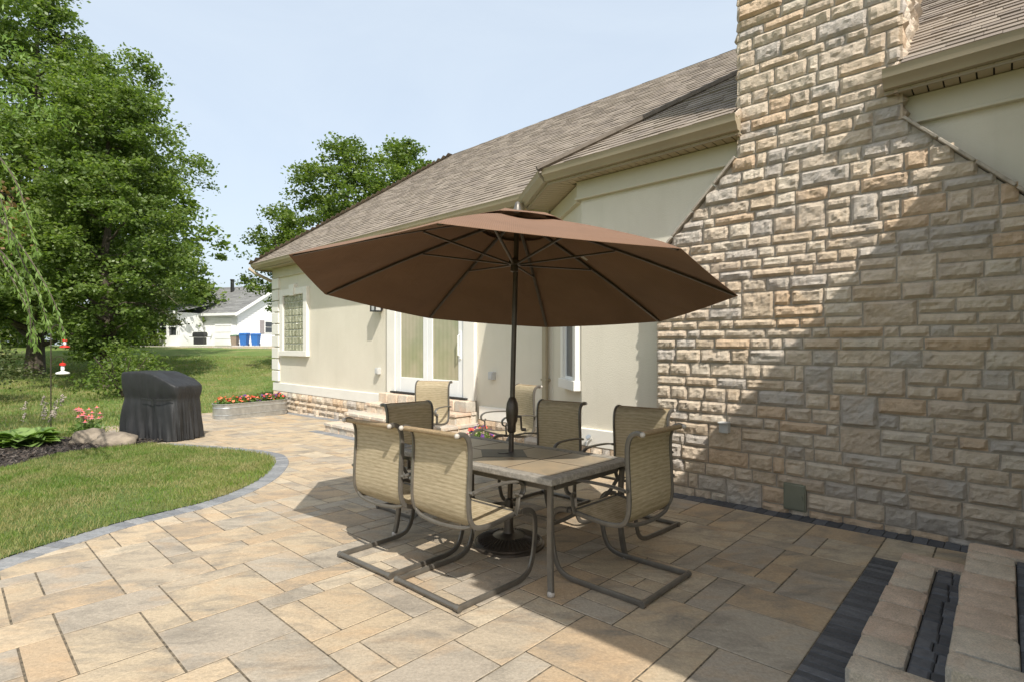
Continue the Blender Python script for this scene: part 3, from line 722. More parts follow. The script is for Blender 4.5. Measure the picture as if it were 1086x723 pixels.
# chimney
CB_ = 5.457
cr = [ -.30 ]; rnd = random.Random(21)
while cr[-1] < 6.6: cr.append(cr[-1]+rnd.choice((.095,.105,.12,.13,.145,.16)))
aL, aR, sL, sR = 2.87, -.25, 1.98, .64
def clim(z):                                    # u measured from a=aL towards -A
    if z < 2.40: l, r = aL, aR
    elif z < 3.33: l = aL-(z-2.40)*(aL-sL)/.93; r = aR+(z-2.40)*(sR-aR)/.93
    else: l, r = sL, sR
    return (aL-l, aL-r)
mb = MB()
poly = [(aL,-.5),(aR,-.5),(aR,2.40),(sR,3.33),(sR,7),(sL,7),(sL,3.33),(aL,2.40)]
k = len(poly); ins = [(min(max(a,aR+.02),aL-.02),z) for a,z in poly]
mb.add([W(a,CB_-.001,z) for a,z in ins]+[W(a,5.63,z) for a,z in ins], [tuple(range(k)),tuple(range(2*k-1,k-1,-1))]+[(i,k+i,k+(i+1)%k,(i+1)%k) for i in range(k)])
mb.abox(sR+.02,sL-.02,CB_+.02,6.5,3.40,7.0)
chim = hp('chimney', mb, M['mortar'])
mb = MB(); stone_face(mb, W(aL,CB_), -AX, -BX, cr, clim, .022, .031, .008, .14, .42, .05, seed=31)
hp('stone_facing', mb, M['stone'], chim)
mb = MB(); stone_face(mb, W(sR,CB_-.02), BX, -AX, [z for z in cr if z > 3.3], lambda z: (0,1.06), .05, .05, .0, .16,.5,.05, seed=35); hp('stone_side', mb, M['stone'], chim); mb = MB()
stone_face(mb, W(sL,6.5), -BX, AX, [z for z in cr if z > 3.3], lambda z: (0,1.06), .05, .05, .0, .16,.5,.05, seed=36); hp('stone_side', mb, M['stone'], chim); mb = MB()
stone_face(mb, W(aL,5.62), -BX, AX, [z for z in cr if z < 2.45], lambda z: (0,.165), .04, .03, .0, .16,.5,.0, seed=37)
hp('stone_side', mb, M['stone'], chim)
# sloped shoulder caps
for (A_,Z_,B_,Z2_) in ((aL+.02,2.38,sL,3.33),(aR-.02,2.38,sR,3.33)):
    p0, p1 = W(A_,5.5,Z_), W(B_,5.5,Z2_); d = (p1-p0); n_ = 4
    mb = MB()
    for i in range(n_):
        q0, q1 = p0+d*(i/n_+.006), p0+d*((i+1)/n_-.006); up = d.cross(BX).normalized(); 
        if up.z < 0: up = -up
        t = .020+.006*random.random()
        mb.hexa([q0-BX*.10-up*.0,q1-BX*.10,q1+BX*.14,q0+BX*.14, q0-BX*.105+up*t,q1-BX*.10+up*t,q1+BX*.14+up*t,q0+BX*.14+up*t])
    hp('shoulder_cap', mb, M['mortar'], chim, bevel=.005)
# small fittings on the walls
mb = MB(); mb.abox(1.81,1.98,CB_-.050,CB_-.01,.24,.47); c = hp('cleanout_door', mb, M['greymetal'], bevel=.006)
def facept(px,py,b): 
    x = (px-543)/563; a = (.682*b-x*.731*b)/(.731+x*.682); y = .682*a+.731*b; return a, 1.45-(py-366)/563*y
a_, z_ = facept(842,527,CB_-.06)
for v in (c.data.vertices): v.co += (AX*(a_-1.895)+Vector((0,0,z_-.355)))
mb = MB(); mb.abox(a_-.095,a_+.095,CB_-.040,CB_-.01,z_-.125,z_+.125); mb.abox(a_-.07,a_-.055,CB_-.06,CB_-.045,z_-.02,z_+.02); hp('cleanout_frame', mb, M['greymetal'], c)
a_, z_ = facept(769,453,CB_-.05)
mb = MB(); mb.abox(a_-.045,a_+.045,CB_-.10,CB_-.02,z_-.05,z_+.05); mb.abox(a_-.05,a_+.05,CB_-.125,CB_-.02,z_+.045,z_+.06); hp('outlet_cover', mb, M['greybox'], bevel=.006)
for (px,py) in ((402,393),(523,398)):
    a_, z_ = facept(px,py,6.5); mb = MB(); mb.abox(a_-.055,a_+.055,6.43,6.52,z_-.07,z_+.07); mb.abox(a_-.045,a_+.045,6.415,6.43,z_-.055,z_+.055); hp('outlet_cover', mb, M['greybox'], bevel=.006)
a_, z_ = facept(627,465,5.56); mb = MB()
mb.tube([W(a_,5.58,z_),W(a_,5.50,z_),W(a_,5.46,z_-.03),W(a_,5.45,z_-.07)], .015, 8); mb.lathe([(.005,0),(.035,0),(.035,.012),(.005,.012)], W(a_,5.5,z_+.03), 10, -BX+Vector((0,0,1))); hp('hose_spigot', mb, M['galv'])
a_, z_ = facept(400,322,6.4); mb = MB(); mb.abox(a_-.07,a_+.07,6.46,6.53,z_-.12,z_+.2); mb.abox(a_-.1,a_+.1,6.28,6.46,z_+.1,z_+.14)
for da in (-.085,.085):
    for bb in (6.295,6.445): mb.abox(a_+da-.012,a_+da+.012,bb-.012,bb+.012,z_-.16,z_+.1)
mb.abox(a_-.1,a_+.1,6.28,6.46,z_-.18,z_-.155); wl = hp('wall_lantern', mb, M['black'])
mb = MB(); mb.abox(a_-.078,a_+.078,6.305,6.435,z_-.155,z_+.1); hp('lantern_glass', mb, M['greybox'], wl)
mb = MB(); p = [W(5.42,5.98,ZE2-.1),W(5.42,6.1,3.35),W(5.30,6.42,3.15),W(5.30,6.44,2.9),W(5.30,6.44,-.1),W(5.30,6.32,-.19)]
mb.tube(p, 0, flat=(.045,.035), ref=AX); 
for z in (.9,2.2): mb.abox(5.245,5.355,6.395,6.52,z,z+.03)
hp('downspout', mb, M['gutter'])
mb = MB(); p = [W(15.82,5.95,3.63),W(15.75,6.1,3.50),W(15.52,6.62,3.22),W(15.46,6.72,3.05),W(15.46,6.72,-.2)]; mb.tube(p, 0, flat=(.045,.035), ref=AX); hp('downspout', mb, M['gutter'])

# ------------------------------------------------------------------ steps
def block_row(mb, a0,a1,b0,b1,z0,z1, along='b', ln=.27, bev=.02, seed=0):
    rnd = random.Random(seed); p = b0 if along == 'b' else a0; e = b1 if along == 'b' else a1
    while p < e-.03:
        q = min(e, p+ln*rnd.uniform(.9,1.1)); 
        if e-q < .09: q = e
        g = .003; j = rnd.uniform(-.004,.004)
        A = (a0+rnd.uniform(-.004,.004),a1+rnd.uniform(-.006,.006),p+g,q-g) if along == 'b' else (p+g,q-g,b0+rnd.uniform(-.004,.004),b1+rnd.uniform(-.004,.004))
        rings = []
        for ins,z in ((0,z0),(0,z1-bev),(bev*.3,z1-bev*.3),(bev,z1)):
            a_0,a_1,b_0,b_1 = A[0]+ins,A[1]-ins,A[2]+ins*.6,A[3]-ins*.6
            ring = []
            for (ca,cb_,fa,fb) in ((a_1,b_0,-1,1),(a_0,b_0,1,1),(a_0,b_1,1,-1),(a_1,b_1,-1,-1)):
                for (da,db) in (((0,.02),(.02,0)) if fa*fb < 0 else ((.02,0),(0,.02))):
                    ring.append(W(ca+fa*da, cb_+fb*db, z+(j if z > z0 else 0)))
            rings.append(ring)
        k = 8; vs = [x for r in rings for x in r]; fs = [tuple(range(3*k,4*k)), tuple(range(k-1,-1,-1))]
        for i in range(3):
            for m_ in range(k): fs.append((i*k+m_, i*k+(m_+1)%k, (i+1)*k+(m_+1)%k, (i+1)*k+m_))
        mb.add(vs, fs); p = q
T1, T2, T3 = .055, .205, .355
st = thing('stone_steps', 'tan tumbled block steps with charcoal paver treads at the right beside the chimney', 'steps', W(.2,3.6,-.08)); so = st.location.copy()
def sp(name, mb, m, bevel=0, smooth='auto'): return obj(name, mb, m, st, smooth, so, bevel)
for (a0,a1,top,in_,seed) in ((.325,.52,T1,.165,1),(-.035,.181,T2,-.2,2),(-.40,-.19,T3,-.9,3)):
    mb = MB(); block_row(mb, a0,a1,2.82,4.28,top-.15 if top > T1 else -.3,top,'b',.25,.014,seed)
    block_row(mb, in_+.015,a1,4.285,4.45,-.3,top,'a',.45,.014,seed+10); block_row(mb, in_+.015,a1,2.66,2.815,-.3,top,'a',.45,.014,seed+20)
    sp('coping', mb, M['coping'])
    mb = MB(); mb.abox(in_,a1-.03,2.69,4.42,-.3,top-.16); mb.abox(in_,a0+.02,2.8,4.29,top-.16,top-.035); sp('core', mb, M['dark'])
    mb = MB(); 
    b = 2.825
    while b < 4.26:
        wd = random.uniform(.085,.125); wd = min(wd, 4.275-b); mid = (in_+a0)/2+random.uniform(-.012,.012)
        cells = ((in_+.017,mid),(mid,a0-.004)) if a0-in_ < .4 else [(in_+.1*k,in_+.1*(k+1)) for k in range(5)]+[(in_+.5,a0-.004)]
        for (c0_,c1_) in cells:
            rings = []; bev = .008; jj = random.uniform(-.003,.003)
            for ins,z in ((0,top-.06),(0,top-.012-bev),(bev,top-.012)):
                rings.append([W(c1_-.002-ins,b+.002+ins,z+jj),W(c0_+.002+ins,b+.002+ins,z+jj),W(c0_+.002+ins,b+wd-.002-ins,z+jj),W(c1_-.002-ins,b+wd-.002-ins,z+jj)])
            mb.add([x for r in rings for x in r], [(8,9,10,11)]+[(k+i,k+(i+1)%4,k+4+(i+1)%4,k+4+i) for k in (0,4) for i in range(4)])
        b += wd
    sp('tread', mb, M['band'], smooth=False)
# door steps
ds = thing('door_steps', 'low tan block steps leading up to the white patio door', 'steps', W(8.2,5.9,-.25)); do = ds.location.copy()
g0 = -.30
for i,(a0,a1,b0,top) in enumerate(((6.72,10.05,5.24,-.10),(6.80,9.9,5.60,.09),(6.86,9.66,5.95,.28))):
    mb = MB(); block_row(mb, a0,a1,b0,b0+.34,g0,top-.055,'a',.30,.014,40+i); block_row(mb, a0-.02,a1+.02,b0-.02,b0+.36,top-.05,top,'a',.42,.014,50+i)
    for (x0,x1) in ((a0,a0+.3),(a1-.3,a1)): block_row(mb, x0,x1,b0+.34,6.44,g0,top-.055,'b',.3,.014,60+i)
    block_row(mb, a0-.02,a1+.02,b0+.365,6.44,top-.05,top-.002,'a',.42,.014,70+i)
    obj('step', mb, M['coping'], ds, 'auto', do)
mb = MB(); 
for r in range(1): block_row(mb, 6.88,9.64,6.22,6.445,.285,.465,'a',.36,.014,80)
obj('landing', mb, M['coping'], ds, 'auto', do)
# ------------------------------------------------------------------ chairs
def prof_smooth(P, n=6): return crom([Vector(p) for p in P], n)
def make_chair():
    t = thing('patio_chair', 'x', 'chair')
    hw = .275
    rail = [(-.315,1.0),(-.285,1.006),(-.245,.985),(-.222,.93),(-.218,.84),(-.225,.70),(-.228,.56),(-.21,.475),(-.16,.435),(-.05,.425),(.10,.44),(.22,.458)]
    rs = prof_smooth([(0,y,z) for y,z in rail], 5)
    spring = [(.22,.458),(.29,.452),(.335,.415),(.350,.35),(.345,.25),(.325,.14),(.285,.06),(.21,.026),(.10,.020),(-.15,.020),(-.33,.020)]
    ss = prof_smooth([(0,y,z) for y,z in spring], 5)
    for s in (-1,1):
        mb = MB(); mb.tube([p+Vector((s*hw,0,0)) for p in rs], 0, flat=(.0095,.0145), ref=(1,0,0)); o = obj('side_rail', mb, M['pewter'], t, 'auto')
        mb = MB(); mb.ball((s*hw,-.323,1.0), .017, 8, 6); obj('end_cap', mb, M['foot'], o, True)
        mb = MB(); mb.tube([p+Vector((s*(hw+.022),0,0)) for p in ss], 0, flat=(.009,.0165), ref=(1,0,0)); mb.tube([(s*hw,.2,.456),(s*(hw+.022),.2,.456)], .014, 6); obj('leg', mb, M['pewter'], t, 'auto')
        arm = prof_smooth([(0,y,z) for y,z in ((-.225,.655),(-.14,.668),(0,.672),(.12,.668),(.185,.655),(.222,.622),(.215,.58),(.18,.565),(.158,.585))], 5)
        mb = MB(); mb.tube([p+Vector((s*(hw+.03),0,0)) for p in arm], 0, flat=(.019,.007), ref=(1,0,0))
        mb.tube([(s*(hw+.03),.175,.567),(s*(hw+.028),.17,.50),(s*(hw+.02),.16,.45)], 0, flat=(.017,.006), ref=(1,0,0))
        mb.tube([(s*hw,-.226,.655),(s*(hw+.035),-.226,.655)], .012, 6); obj('armrest', mb, M['pewter'], t, 'auto')
    mb = MB(); mb.tube([(-hw-.02,-.33,.020),(hw+.02,-.33,.020)], .0175, 10); o = obj('floor_bar', mb, M['pewter'], t, 'auto')
    for s in (-1,1):
        mb = MB(); mb.tube([(s*(hw+.005),-.33,.020),(s*(hw+.038),-.33,.020)], .0215, 10); obj('end_plug', mb, M['pewter'], o, 'auto')
    mb = MB(); mb.tube(prof_smooth([(-hw,-.20,.455),(-.2,-.215,.43),(0,-.22,.415),(.2,-.215,.43),(hw,-.20,.455)],4), .013, 8); mb.tube([(-hw,.20,.448),(hw,.20,.448)], .012, 8); obj('cross_brace', mb, M['pewter'], t, 'auto')
    mb = MB(); mb.tube([(-hw,-.298,.998),(hw,-.298,.998)], .0165, 10); obj('top_roll', mb, M['sling_roll'], t, 'auto')
    # sling: two panels
    def sheet(path, sag):
        mb = MB(); nx_ = 9; n = len(path); vs = []
        for side in (0,1):
            for i,p in enumerate(path):
                tg = (path[min(i+1,n-1)]-path[max(i-1,0)]).normalized(); nr = Vector((0,-tg.z,tg.y))
                for k in range(nx_):
                    x = -hw+.008+(2*hw-.016)*k/(nx_-1); dd = sag*math.sin(PI*k/(nx_-1))*math.sin(PI*min(1,i/(n-1)))
                    vs.append(p+Vector((x,0,0))+nr*(dd*-1+(.0015 if side else -.0015)))
        fs = []; m_ = nx_*n
        for sd in (0,1):
            for i in range(n-1):
                for k in range(nx_-1):
                    q = (i*nx_+k,i*nx_+k+1,(i+1)*nx_+k+1,(i+1)*nx_+k); q = tuple(x+sd*m_ for x in q); fs.append(q if sd else q[::-1])
        mb.add(vs, fs); return mb
    cut = [i for i,p in enumerate(rs) if p.z < .47 and p.y > -.22][0]
    obj('backrest', sheet(rs[:cut+1], .012), M['sling'], t, True)
    obj('seat', sheet(rs[cut:], .015), M['sling'], t, True)
    return t
chairs = [  # a, b, facing (angle in the house frame: 0 = +A, 90 = +B), label
 (1.885,3.085,0,'tan sling chair at the near right end of the table, on the shaded pavers'),
 (2.60,2.345,90,'nearest sling chair, left of the table, its back crossed by a sunlit diagonal'),
 (3.29,2.33,88,'tan sling chair left of the table, just behind the nearest one'),
 (4.15,3.19,180,'shaded brown sling chair at the far end of the table toward the door'),
 (3.38,4.10,-90,'dark shaded sling chair across the table, left of the wall spigot'),
 (2.40,4.03,-88,'sling chair across the table beside the sunlit edge of the stone chimney'),
 (6.50,5.0,-112,'pale sunlit sling chair standing away from the table before the patio door steps'),
 (4.82,5.08,-70,'pale sunlit sling chair turned sideways behind the umbrella pole'),
]
proto = make_chair()
for i,(a,b,ang,lab) in enumerate(chairs):
    o = proto if i == 0 else copy_tree(proto)
    p = W(a,b); f = AX*math.cos(R(ang))+BX*math.sin(R(ang))
    rz = math.atan2(f.y,f.x)-PI/2
    o.location = (p.x,p.y,-SL*p.y+.002); o.rotation_euler = (TILT@Matrix.Rotation(rz,4,'Z')).to_euler()
    if i > 5: o.scale = (1.07,1.07,1.09)
    o['label'] = lab; o['group'] = 'sling chairs on the patio'
# ------------------------------------------------------------------ table (local x = -A?, y = B)
tc = W(2.86,2.965); TL, TW = .86, .47
tb = thing('patio_table', 'rectangular stone tiled patio table with bronze legs under the umbrella', 'table', (tc.x,tc.y,-SL*tc.y))
tb.rotation_euler = (TILT@Matrix.Rotation(math.atan2(AX.y,AX.x),4,'Z')).to_euler()
mb = MB(); r = .085
def rimp(x0,x1,y0,y1): mb.box(x0,x1,y0,y1,.680,.722)
for (x0,x1,y0,y1) in ((-TL,TL,-TW,-TW+r),(-TL,TL,TW-r,TW),(-TL,-TL+r,-TW+r,TW-r),(TL-r,TL,-TW+r,TW-r)): rimp(x0,x1,y0,y1)
obj('rim', mb, M['rim'], tb, bevel=.007)
mb = MB(); nx_ = 4; ix0, ix1 = -TL+r+.003, TL-r-.003; iy0, iy1 = -TW+r+.003, TW-r-.003
for i in range(nx_):
    for j in range(2):
        x0 = ix0+(ix1-ix0)*i/nx_; x1 = ix0+(ix1-ix0)*(i+1)/nx_; y0 = iy0+(iy1-iy0)*j/2; y1 = iy0+(iy1-iy0)*(j+1)/2
        mb.box(x0+.006,x1-.006,y0+.006,y1-.006,.700,.7195)
obj('tile', mb, M['tile'], tb, bevel=.003)
mb = MB(); mb.box(ix0-.002,ix1+.002,iy0-.002,iy1+.002,.692,.7182); obj('grout', mb, M['dark'], tb)
mb = MB(); d = .25; mb.prism([(d,0),(0,d*.9),(-d,0),(0,-d*.9)], .7185, .7225); mb.lathe([(.025,.7225),(.045,.7225),(.045,.727),(.025,.727)],(0,0,0),20); obj('centre_tile', mb, M['tile_dark'], tb)
mb = MB()
for s in (-1,1): mb.box(-TL+.07,TL-.07,s*(TW-.09)-.015,s*(TW-.09)+.015,.63,.68); mb.box(s*(TL-.07)-.015,s*(TL-.07)+.015,-TW+.105,TW-.105,.631,.679)
obj('apron', mb, M['pewter'], tb, bevel=.003)
for sx in (-1,1):
    for sy in (-1,1):
        x, y = sx*(TL-.05), sy*(TW-.05)
        path = prof_smooth([(x,y,.679),(x-.005*sx,y-.005*sy,.60),(x-.012*sx,y-.012*sy,.45),(x-.012*sx,y-.012*sy,.25),(x+.0*sx,y+.0*sy,.10),(x+.012*sx,y+.012*sy,.025)],5)
        mb = MB(); mb.tube(path, 0, flat=(.021,.014), ref=(1,0,0)); o = obj('leg', mb, M['pewter'], tb, 'auto')
        mb = MB(); mb.lathe([(.016,0),(.024,.006),(.024,.026),(.017,.034)], (x+.012*sx,y+.012*sy,0), 12); obj('foot', mb, M['foot'], o, True)
for s in (-1,1):
    mb = MB()
    mb.tube(prof_smooth([(s*(TL-.065),-TW+.07,.60),(s*(TL-.15),-TW+.15,.44),(s*(TL-.28),-.12,.33),(s*(TL-.32),0,.30),(s*(TL-.28),.12,.33),(s*(TL-.15),TW-.15,.44),(s*(TL-.065),TW-.07,.60)],6), 0, flat=(.013,.006), ref=(0,0,1))
    obj('brace', mb, M['pewter'], tb, 'auto')
mb = MB(); mb.tube([(-TL+.32,0,.30),(-.12,0,.30)], 0, flat=(.013,.006), ref=(0,0,1)); mb.tube([(TL-.32,0,.30),(.12,0,.30)], 0, flat=(.013,.006), ref=(0,0,1))
mb.tube([(.12*math.cos(k*PI/8),.12*math.sin(k*PI/8),.30) for k in range(17)], 0, flat=(.013,.006), ref=(0,0,1)); obj('stretcher', mb, M['pewter'], tb, 'auto')
# ------------------------------------------------------------------ umbrella
ub = Vector((-.025,4.16,-SL*4.16)); um = thing('patio_umbrella', 'large brown octagonal patio umbrella tilted over the table on a bronze pole', 'umbrella', ub)
uc = Vector((.008,4.2415,1.862)); un = Vector((.05139,.11177,1)).normalized(); e1 = Vector((0,1,0)).cross(un).normalized(); e2 = un.cross(e1); RU = 1.68; ROT = 3.696; HA = .645
def U3(r, k, h): a = ROT-k*PI/4; return uc+(e1*math.cos(a)+e2*math.sin(a))*r+un*h
def up_(name, mb, m, parent=None, smooth='auto', bevel=0): return obj(name, mb, m, parent or um, smooth, ub, bevel)
def hprof(t): return HA*(1-t)+.026*math.sin(PI*t)   # height along a rib, t = 0 apex .. 1 rim
def tier(t0,t1,lift,ni,scal=0):
    mb = MB(); nk = 6; n = 8*nk; vs = []
    for side in (0,1):
        for i in range(ni+1):
            t = t0+(t1-t0)*i/ni
            for q in range(n):
                k, fr = divmod(q, nk); fr /= nk
                p0, p1 = U3(RU*t,k,hprof(t)+lift), U3(RU*t,k+1,hprof(t)+lift); p = p0.lerp(p1,fr)
                sag = math.sin(PI*fr)*(.028*math.sin(PI*min(1,t)*.9))
                p -= un*sag
                if i == ni: p += (uc-p).normalized()*0 + un*(-.012 if not scal else -.02+scal*abs(math.sin(PI*fr*1.0)))
                vs.append(p-un*(.0025*side))
    m_ = n*(ni+1); fs = []
    for sd in (0,1):
        for i in range(ni):
            for q in range(n):
                f = (i*n+q,i*n+(q+1)%n,(i+1)*n+(q+1)%n,(i+1)*n+q); f = tuple(x+sd*m_ for x in f); fs.append(f if sd else f[::-1])
    for q in range(n): fs.append((ni*n+q, ni*n+(q+1)%n, m_+ni*n+(q+1)%n, m_+ni*n+q))
    mb.add(vs, fs); return mb
cn_ = up_('canopy', tier(.19,1.0,0,10), M['canopy'])
up_('vent', tier(.015,.31,.045,4,.03), M['canopy'], cn_)
mb = MB(); mb.add([U3(.62,2.4,.335),U3(.70,2.43,.31),U3(.68,2.52,.315),U3(.60,2.5,.34)], [(0,1,2,3)])
lab_ = MB(); cP = U3(.62,4.25,hprof(.37)-.02); rt = (U3(.62,4.6,0)-U3(.62,3.9,0)).normalized(); rd_ = (U3(1,4.25,hprof(1/RU))-U3(.3,4.25,hprof(.3/RU))).normalized()
lab_.hexa([cP-rt*.05-un*.012,cP+rt*.05-un*.012,cP+rt*.05+rd_*.06-un*.012,cP-rt*.05+rd_*.06-un*.012,cP-rt*.05-un*.010,cP+rt*.05-un*.010,cP+rt*.05+rd_*.06-un*.010,cP-rt*.05+rd_*.06-un*.010])
up_('sewn_tag', lab_, M['foot'], cn_)
hub = uc+un*(HA-.02); run = uc+un*.235
for k in range(8):
    mb = MB(); mb.tube([U3(.05,k,hprof(.03)-.02)]+[U3(RU*t,k,hprof(t)-.02) for t in (.2,.4,.6,.8,.985)], 0, flat=(.0085,.0125), ref=un); rb = up_('rib', mb, M['bronze'])
    mb = MB(); q = U3(.03,k,.235); mb.tube([q, U3(RU*.47,k,hprof(.47)-.035)], 0, flat=(.007,.010), ref=un); up_('strut', mb, M['bronze'], rb)
mb = MB(); mb.lathe([(.022,-.06),(.03,-.055),(.03,-.01),(.048,0),(.048,.03),(.028,.035),(.024,.05)], run, 16, un); up_('runner', mb, M['bronze'])
mb = MB(); mb.lathe([(.03,-.05),(.05,-.04),(.05,0),(.02,.01)], hub, 16, un); up_('hub', mb, M['bronze'])
mb = MB(); mb.lathe([(.04,0),(.032,.02),(.024,.05),(.018,.075),(.006,.085)], uc+un*(HA+.03), 14, un); up_('finial', mb, M['pewter'])
base0 = ub+Vector((0,0,.02)); pa = (hub-base0).normalized()
mb = MB(); mb.tube([base0, hub], .0205, 14); po = up_('pole', mb, M['bronze'])
ck = base0+pa*.98; mb = MB(); mb.lathe([(.024,-.13),(.034,-.12),(.034,-.06),(.045,-.03),(.05,.05),(.045,.10),(.03,.14),(.022,.15)], ck, 16, pa)
cr_ = up_('crank_housing', mb, M['bronze'], po, True)
mb = MB(); mb.tube([ck+Vector((.03,-.02,0)),ck+Vector((.075,-.03,0))], .009, 8); mb.tube([ck+Vector((.07,-.03,0)),ck+Vector((.075,-.035,-.10))], .008, 8); mb.tube([ck+Vector((.075,-.035,-.1)),ck+Vector((.11,-.045,-.1))], .012, 8); up_('crank_handle', mb, M['bronze'], po)
mb = MB(); mb.lathe([(.27,0),(.28,.006),(.278,.022),(.25,.042),(.19,.066),(.10,.084),(.06,.09),(.045,.10),(.036,.13),(.034,.34),(.026,.36)], ub, 40); bs_ = up_('base', mb, M['bronze'])
mb = MB()
for k in range(44):
    a = 2*PI*k/44; d = Vector((math.cos(a),math.sin(a),0)); mb.tube([ub+d*.245+Vector((0,0,.046)), ub+d*.20+Vector((0,0,.066)), ub+d*.13+Vector((0,0,.082))], .0055, 5)
mb.tube([ub+Vector((.262*math.cos(k*PI/20),.262*math.sin(k*PI/20),.034)) for k in range(41)], .006, 5); up_('ridge_pattern', mb, M['bronze'], bs_)

# ------------------------------------------------------------------ covered grill
gp = Vector((-6.42,9.75,-SL*9.75)); gr = thing('covered_grill', 'barbecue grill hidden under a black fabric cover at the edge of the lawn', 'grill', gp, rot=(0,0,R(-14)))
gr.scale = (.93,.95,.97)
# boxy sections lofted: straight skirts with hanging folds, shelf shoulders, lid hump
secs = [(.05,.70,.37,0),(.20,.695,.365,0),(.45,.675,.345,0),(.68,.66,.335,0),(.78,.655,.33,0),(.83,.672,.342,0),(.93,.675,.345,0),(.975,.670,.343,0),(.99,.66,.337,0),(1.0,.63,.315,0),(1.0,.2,.1,0)]
mb = MB(); n = 176; vs = []; fs = []
for i,(z,hx,hy,o_) in enumerate(secs):
    for k in range(n):
        a = 2*PI*k/n; c, s = math.cos(a), math.sin(a); p_ = 9
        rr = (abs(c)**p_+abs(s)**p_)**(-1/p_)
        x, y = c*rr*hx, s*rr*hy
        arc = a*4.2
        lowf = 1-sstep((z-.1)/.72) if z < .8 else 0
        f1 = noise.noise(Vector((math.cos(a)*5.5,math.sin(a)*5.5,z*.35+2))); f2 = noise.noise(Vector((c*13,s*13,z*.6)))
        f3 = noise.noise(Vector((math.cos(a+z*.25)*7,math.sin(a+z*.25)*7,z*.5+9)))
        fold = (lowf+.12)*(.085*(.45-min(1,abs(f3)*3.2)**.7)+.05*max(-.5,f1*1.6)+.02*f2)+.010*noise.noise(Vector((x*6,y*6,z*8)))
        pin = -.03*math.exp(-((z-.78)/.05)**2)*(1+f2)
        d = Vector((c,s,0)).normalized()
        # top: flat high table on the left half, falling away to the right
        zz = z
        if z > .8:
            t = (x+.7)/1.4; top = .235*(1-sstep((t-.40)/.65))+.075*(1-sstep((t-.75)/.3))
            zz = z + top*sstep((z-.8)/.2)*.88 + .012*noise.noise(Vector((x*5,y*5,3)))
        else: zz = z-.03*(1-z)*(x+.3)+(.012*f2 if z < .1 else 0)
        vs.append((x+d.x*(fold+pin), y+d.y*(fold+pin), zz))
for i in range(len(secs)-1):
    for k in range(n): fs.append((i*n+k,i*n+(k+1)%n,(i+1)*n+(k+1)%n,(i+1)*n+k))
fs.append(tuple(range((len(secs)-1)*n, len(secs)*n)))
mb.add(vs, fs); cv = obj('cover', mb, M['cover'], gr, True)
sb = cv.modifiers.new('sub','SUBSURF'); sb.levels = 1; sb.render_levels = 1
mb = MB(); mb.tube([(-.05,-.40,.79),(.2,-.405,.77),(.42,-.40,.775),(.62,-.36,.79)], 0, flat=(.012,.004), ref=(0,0,1)); mb.tube([(.22,-.405,.77),(.23,-.41,.66)], 0, flat=(.004,.012), ref=(0,1,0)); mb.box(.19,.25,-.415,-.395,.755,.79); obj('strap', mb, M['black'], gr)
for (x,y) in ((-.55,-.25),(.55,-.25),(-.55,.25),(.55,.25)):
    mb = MB(); mb.tube([(x-.02,y,.03),(x+.02,y,.03)], .03, 12); obj('caster', mb, M['black'], gr)
# ------------------------------------------------------------------ stock tank planter with flowers
pA, pB = Vector((-7.22,12.85,0)), Vector((-6.12,14.35,0)); pc = (pA+pB)/2; pd = (pB-pA).normalized(); pn = Vector((pd.y,-pd.x,0))
hl = (pB-pA).length/2; hwid = .30; pz = gz(pc.y)+.0
pl = thing('trough_planter', 'galvanised steel stock tank planter by the house corner', 'planter', (pc.x,pc.y,pz)); po_ = pl.location.copy()
def capsule(hl,hw,n=10):
    out = []
    for k in range(n+1): a = -PI/2+PI*k/n; out.append((hl-hw+hw*math.cos(a), hw*math.sin(a)))
    for k in range(n+1): a = PI/2+PI*k/n; out.append((-hl+hw+hw*math.cos(a), hw*math.sin(a)))
    return out
def cap3(x,y,z): q = pc+pd*x+pn*y; return Vector((q.x,q.y,gz(pc.y)+z))
mb = MB(); lv = [(0,0),(.0,.10),(.012,.11),(.0,.12),(.0,.27),(.012,.285),(.0,.30),(.0,.36),(.018,.37),(.018,.39),(-.02,.39),(-.02,.30)]
rings = []
for d,z in lv: rings.append([cap3(x,y,z) for x,y in capsule(hl+d,hwid+d)])
k = len(rings[0]); vs = [p for r_ in rings for p in r_]; fs = [(i*k+j,i*k+(j+1)%k,(i+1)*k+(j+1)%k,(i+1)*k+j) for i in range(len(lv)-1) for j in range(k)]
mb.add(vs, fs); obj('tank', mb, M['galv'], pl, 'auto', po_)
mb = MB(); mb.add([cap3(x,y,.33) for x,y in capsule(hl-.015,hwid-.015)], [tuple(range(k))]); obj('soil', mb, M['mulch'], pl, False, po_)
